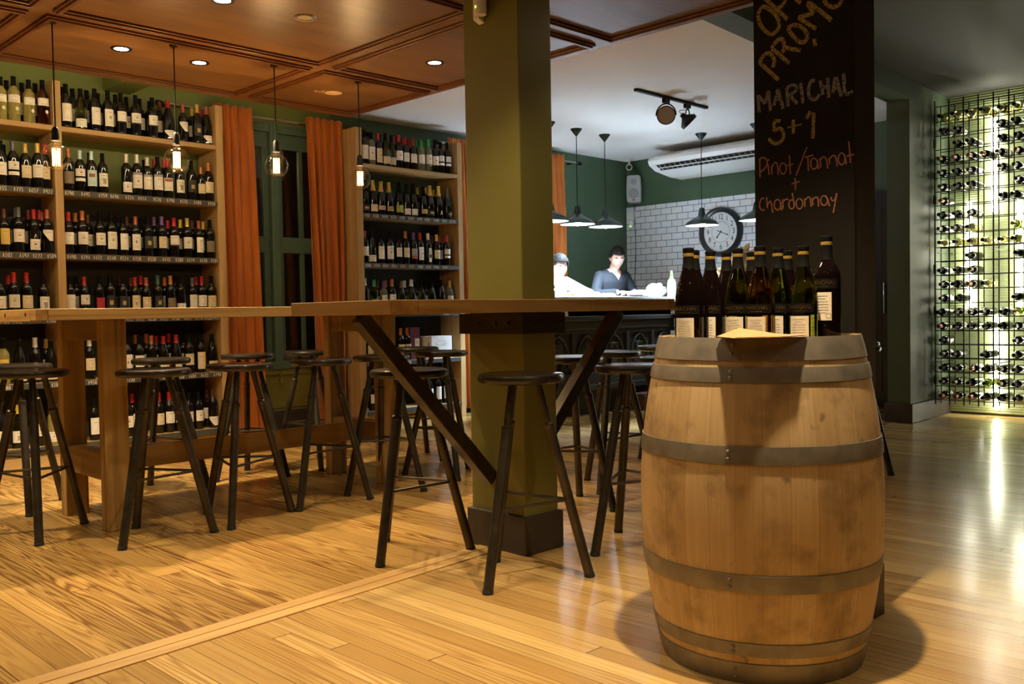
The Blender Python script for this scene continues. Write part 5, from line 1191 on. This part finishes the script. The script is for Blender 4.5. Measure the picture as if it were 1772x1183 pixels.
for r, cols in enumerate(RACK):
    for ch in cols:
        c = int(ch); gl, cp = ('w', 'K') if (r, c) in WH else SPC.get((r, c), ('d', RR.choice('KKKNNB')))
        y = ycol[0] - pitch * (c - 0.5); z = row_z(r) - 0.043 + 0.0375
        M = Matrix.Translation((RB + 0.095 + RR.uniform(-0.02, 0.012), y + RR.uniform(-0.006, 0.006), z)) @ Matrix.Rotation(RR.uniform(-0.04, 0.04), 4, 'Z') @ Matrix.Rotation(-pi / 2, 4, 'Y') @ Matrix.Rotation(RR.uniform(0, 6), 4, 'Z')
        lab = f"{CAPS[cp][1]}-capped {GL[gl][1]} bottle lying in the steel rack, {ORD[r + 1]} row down, {ORD[c]} from the wall"
        bottle('b', gl, cp, 'W' if gl == 'd' and RR.random() < 0.7 else 'N', None, 0, lab, 'bottles lying in the wine rack', M=M, seed=RR.randrange(4))
def led(y, z0, z1, lb):
    t = thing('lamp_tube', lb, 'light tube', (9.115, y, z0), group='lamp tubes behind the rack')
    m = MB(); m.box(-0.002, 0.014, -0.016, 0.016, 0, z1 - z0); m.build('housing', WHITEP, t, smooth=False)
    m = MB(); m.tube((-0.023, 0, 0.015), (-0.023, 0, z1 - z0 - 0.015), 0.021, n=14); m.build('tube', LED, t)
k_ = 9.1 / 9.0
led(2.891 * k_, 1.84, 2.80, 'glowing lamp tube at the rack top, between fourth and fifth columns'); led(3.103 * k_, 0.99, 1.98, 'glowing lamp tube behind the third rack column at mid height')
led(2.677 * k_, 0.99, 1.98, 'glowing lamp tube at mid height near the sixth rack column'); led(2.873 * k_, 0.05, 0.93, 'glowing lamp tube at the rack foot, near the floor')
led(2.45 * k_, 1.84, 2.80, 'lamp tube high on the wall past the photo edge'); led(2.45 * k_, 0.05, 0.93, 'lamp tube low on the wall past the photo edge')


# ================================================================== PEOPLE
SKIN = plain('skin', (0.50, 0.30, 0.225), 0.5, noise=0.04, nscale=30)
HAIR = plain('dark_hair', (0.014, 0.012, 0.011), 0.75, spec=0.12, noise=0.4, nscale=120)
LIP = plain('lips', (0.45, 0.17, 0.15), 0.5); EYEW = plain('eye_white', (0.75, 0.74, 0.72), 0.3); IRIS = plain('iris', (0.03, 0.018, 0.012), 0.2)
def remeshed(mb, voxel, smooth=8):
    o = mb.build('tmp', SKIN, smooth=False); r = o.modifiers.new('r', 'REMESH'); r.mode = 'VOXEL'; r.voxel_size = voxel
    q = o.modifiers.new('s', 'SMOOTH'); q.factor = 0.5; q.iterations = smooth
    bpy.context.view_layer.update(); dg = bpy.context.evaluated_depsgraph_get()
    me = bpy.data.meshes.new_from_object(o.evaluated_get(dg)); bpy.data.objects.remove(o); return me
def put_mesh(name, me, m, parent):
    me.materials.clear(); me.materials.append(m); me.polygons.foreach_set('use_smooth', [True] * len(me.polygons))
    o = bpy.data.objects.new(name, me); COL.objects.link(o); o.parent = parent; return o
def face_pt(x, y, z, g=0.0):
    """unit direction -> point of the head surface, forward is -y"""
    a, b, c = 0.075 + g, 0.096 + g, 0.118 + g
    t = max(0.0, -z); px_ = x * a * (1 - 0.30 * t * t); py_ = y * b * (1 - 0.10 * t); pz = z * c
    if y < 0:
        py_ -= 0.026 * math.exp(-(px_ / 0.013) ** 2 - ((pz + 0.026) / 0.021) ** 2)
        py_ += 0.011 * math.exp(-((abs(px_) - 0.031) / 0.015) ** 2 - ((pz - 0.012) / 0.013) ** 2)
        py_ -= 0.006 * math.exp(-(px_ / 0.022) ** 2 - ((pz + 0.066) / 0.010) ** 2)
        py_ -= 0.006 * math.exp(-((pz - 0.034) / 0.012) ** 2) * math.exp(-(px_ / 0.05) ** 2)
        py_ -= 0.010 * math.exp(-(px_ / 0.025) ** 2 - ((pz + 0.105) / 0.016) ** 2)
    return Vector((px_, py_, pz))
def head_grid(mb, M, g=0.0, keep=None, n=56, k=44):
    vs, fs = [], []
    for i in range(k + 1):
        th = pi * (0.001 + 0.998 * i / k)
        for j in range(n):
            ph = 2 * pi * j / n; d = (sin(th) * sin(ph), -sin(th) * cos(ph), cos(th)); vs.append(face_pt(*d, g))
    for i in range(k):
        for j in range(n):
            f = (i * n + j, i * n + (j + 1) % n, (i + 1) * n + (j + 1) % n, (i + 1) * n + j)
            if keep is None or keep(sum((vs[q] for q in f), Vector()) / 4): fs.append(f)
    if keep is None: fs += [tuple(range(n))[::-1], tuple(k * n + j for j in range(n))]
    mb.add([M @ v for v in vs], fs)
def hand(mb, wr, d, up, sc=1.0):
    """palm and five bent fingers from the wrist wr along d; up is the back of the hand"""
    d = Vector(d).normalized(); up = Vector(up); up = (up - d * up.dot(d)).normalized(); sd = d.cross(up); wr = Vector(wr)
    M = Matrix((sd, d, up)).transposed().to_4x4(); M.translation = wr + d * 0.05
    mb.ball((0, 0, 0), 0.040, 0.055, 0.016, 14, 10, 0, M)
    for q, L in ((-0.029, 0.062), (-0.010, 0.074), (0.010, 0.070), (0.029, 0.054)):
        b = wr + d * 0.085 + sd * q; mb.sweep([b, b + d * L * 0.45 + up * 0.006, b + d * L * 0.8 - up * 0.010, b + d * L * 0.98 - up * 0.026], [0.0095, 0.009, 0.0085, 0.007], 8)
    b = wr + d * 0.03 - sd * 0.034; mb.sweep([b, b - sd * 0.022 + d * 0.03 - up * 0.006, b - sd * 0.024 + d * 0.058 - up * 0.014], [0.012, 0.0105, 0.008], 8)
def person(label, loc, rz, lean, head_pos, head_rot, arms, shirt_m, trouser_m, vneck, hair_g):
    t = thing('person', label, 'person', loc, rz)
    P0 = Vector((0, 0.0, 0.96)); ML = Matrix.Translation(P0) @ Matrix.Rotation(lean, 4, 'X') @ Matrix.Translation(-P0)
    def torso(mb, g, top=True):
        pr_ = [(0, 0.86), (0.12 + g, 0.87), (0.168 + g, 0.95), (0.150 + g, 1.10), (0.172 + g, 1.26), (0.186 + g, 1.36), (0.165 + g, 1.43), (0.10 + g, 1.475), (0.06 + g, 1.49), (0, 1.49)]
        mb.lathe(pr_, 28, 0, ML @ Matrix.Translation((0, 0, 0)) @ Matrix.Diagonal((1.0, 0.66, 1, 1)))
    sh = [ML @ Vector((s_ * 0.165, 0.0, 1.405)) for s_ in (-1, 1)]
    nk = ML @ Vector((0, -0.005, 1.45)); MH = Matrix.Translation(Vector(head_pos)) @ head_rot
    nt = MH @ Vector((0, 0.020, -0.075))
    def arm(mb, i, g, a=0.0):
        s0, (el, wr, _d) = sh[i], arms[i]; el, wr = Vector(el), Vector(wr); e = wr if not g else el.lerp(wr, 0.93)
        mb.sweep([s0, s0.lerp(el, 0.5), el], [0.054 + g, 0.049 + g, 0.043 + g], 14); mb.ball(s0, 0.056 + g); mb.ball(el, 0.043 + g)
        mb.sweep([el, el.lerp(e, 0.3), e], [0.043 + g, 0.041 + g, 0.028 + g], 14)
    def legs(mb, g):
        for s_ in (-1, 1):
            mb.sweep([(s_ * 0.09, 0, 0.93), (s_ * 0.10, -0.01, 0.52), (s_ * 0.10, 0.02, 0.34), (s_ * 0.10, 0.03, 0.07)], [0.088 + g, 0.060 + g, 0.058 + g, 0.040 + g], 16)
    mb = MB(); torso(mb, 0)
    mb.sweep([nk - Vector((0, 0, 0.03)), nk.lerp(nt, 0.5), nt], [0.062, 0.056, 0.056], 18); head_grid(mb, MH)
    for s_ in (-1, 1): mb.ball(MH @ Vector((s_ * 0.077, 0.012, -0.004)), 0.010, 0.019, 0.031, 12, 8, 0, head_rot)
    for i in range(2): arm(mb, i, 0); hand(mb, arms[i][1], arms[i][2], (0, 0, 1))
    legs(mb, 0)
    for s_ in (-1, 1): mb.ball((s_ * 0.10, -0.05, 0.05), 0.042, 0.12, 0.045)
    put_mesh('body', remeshed(mb, 0.0065, 5), SKIN, t)
    mb = MB(); torso(mb, 0.014)
    for i in range(2): arm(mb, i, 0.012)
    me = remeshed(mb, 0.008, 10)
    bm = bmesh.new(); bm.from_mesh(me); iv = ML.inverted(); kill = []
    bmesh.ops.transform(bm, matrix=iv, verts=bm.verts)
    for co, no in [((0, 0, 1.458), (0, 0, 1)), ((0.085, 0, 0), (1, 0, 0)), ((-0.085, 0, 0), (1, 0, 0))] + ([((0, 0, 1.375), (1, 0, -0.72)), ((0, 0, 1.375), (-1, 0, -0.72))] if vneck else []):
        bmesh.ops.bisect_plane(bm, geom=bm.verts[:] + bm.edges[:] + bm.faces[:], plane_co=co, plane_no=no)
    for f in bm.faces:
        p = f.calc_center_median()
        if (p.z > 1.458 and abs(p.x) < 0.085) or (vneck and p.y < 0 and p.z > 1.375 and abs(p.x) < (p.z - 1.375) * 0.72): kill.append(f)
    bmesh.ops.delete(bm, geom=kill, context='FACES'); bmesh.ops.transform(bm, matrix=ML, verts=bm.verts); bm.to_mesh(me); bm.free()
    o = put_mesh('shirt', me, shirt_m, t); so = o.modifiers.new('t', 'SOLIDIFY'); so.thickness = 0.004
    mb = MB(); legs(mb, 0.016); mb.lathe([(0, 0.84), (0.15, 0.86), (0.184, 0.95), (0.172, 1.02), (0, 1.02)], 26, 0, Matrix.Diagonal((1.0, 0.68, 1, 1))); put_mesh('trousers', remeshed(mb, 0.012, 6), trouser_m, t)
    for s_ in (-1, 1):
        mb = MB(); mb.ball((s_ * 0.10, -0.055, 0.045), 0.050, 0.135, 0.05); mb.box(s_ * 0.10 - 0.045, s_ * 0.10 + 0.045, -0.17, 0.07, 0, 0.02); put_mesh('shoe', remeshed(mb, 0.01, 5), BLACK, t)
    mb = MB()
    def keep(c):
        fr = -c.y / 0.10
        q = min(1, max(0, (fr - 0.12) / 0.55)); q = q * q * (3 - 2 * q); b_ = min(1, max(0, (-fr - 0.05) / 0.35)); b_ = b_ * b_ * (3 - 2 * b_)
        return c.z > 0.010 + 0.055 * q - 0.075 * b_
    head_grid(mb, MH, hair_g, keep); rnd = random.Random(label)
    for i in range(len(mb.v)):
        v = Vector(mb.v[i]) - MH.translation; mb.v[i] = tuple(Vector(mb.v[i]) + v.normalized() * (rnd.uniform(-0.003, 0.006) + 0.008 * max(0, v.z / 0.12)))
    o = mb.build('hair', HAIR, t, ang=180); so = o.modifiers.new('t', 'SOLIDIFY'); so.thickness = 0.014; so.offset = -1
    for s_ in (-1, 1):
        mb = MB(); c = MH @ Vector((s_ * 0.031, -0.076, 0.010)); mb.ball(c, 0.0125, 0.0125, 0.0095, 14, 10, 0, head_rot); e = mb.build('eye', EYEW, t)
        mb = MB(); mb.ball(MH @ Vector((s_ * 0.031, -0.0845, 0.008)), 0.0055, 0.004, 0.0055, 10, 8, 0, head_rot); mb.build('iris', IRIS, e)
        mb = MB(); mb.sweep([MH @ Vector((s_ * x, y, z)) for x, y, z in ((0.014, -0.099, 0.030), (0.030, -0.097, 0.036), (0.050, -0.082, 0.030))], [0.003, 0.005, 0.0025], 8); mb.build('eyebrow', HAIR, t)
    mb = MB(); mb.sweep([MH @ Vector(q) for q in ((-0.024, -0.083, -0.066), (-0.010, -0.0925, -0.0635), (0, -0.0935, -0.065), (0.010, -0.0925, -0.0635), (0.024, -0.083, -0.066))], [0.002, 0.0055, 0.006, 0.0055, 0.002], 8); mb.build('mouth', LIP, t)
    return t
NAVY = plain('navy_knit', (0.010, 0.0125, 0.019), 0.85, noise=0.1, nscale=60); WSH = plain('white_shirt_cloth', (0.74, 0.75, 0.76), 0.8, noise=0.04, nscale=30); TRS = plain('dark_trousers', (0.03, 0.03, 0.035), 0.8)
Rx = lambda a: Matrix.Rotation(a, 4, 'X'); Rz = lambda a: Matrix.Rotation(a, 4, 'Z')
yq = 6.66; xq = yq * ray(1055, 428).x / ray(1055, 428).y
person('man in a dark blue V-neck jumper looking down at the bar', (xq, yq, 0), -0.30, 0.10, (0.0, -0.145, 1.605), Rz(-0.35) @ Rx(0.42),
       [((-0.27, -0.10, 1.20), (-0.09, -0.30, 1.225), (0.85, -0.45, -0.05)), ((0.26, -0.11, 1.20), (0.12, -0.30, 1.225), (-0.8, -0.5, -0.05))], NAVY, TRS, True, 0.010)
yq = 6.86; xq = 6.52 * ray(967, 460).x / ray(967, 460).y
person('man in a white shirt leaning over the bar behind the tablet', (xq + 0.05, yq, 0), -0.22, 0.62, (0.0, -0.385, 1.475), Rz(-0.2) @ Rx(0.22),
       [((-0.30, -0.36, 1.22), (-0.14, -0.56, 1.205), (0.6, -0.7, 0)), ((0.34, -0.38, 1.215), (0.26, -0.58, 1.205), (-0.2, -1, 0))], WSH, TRS, False, 0.009)
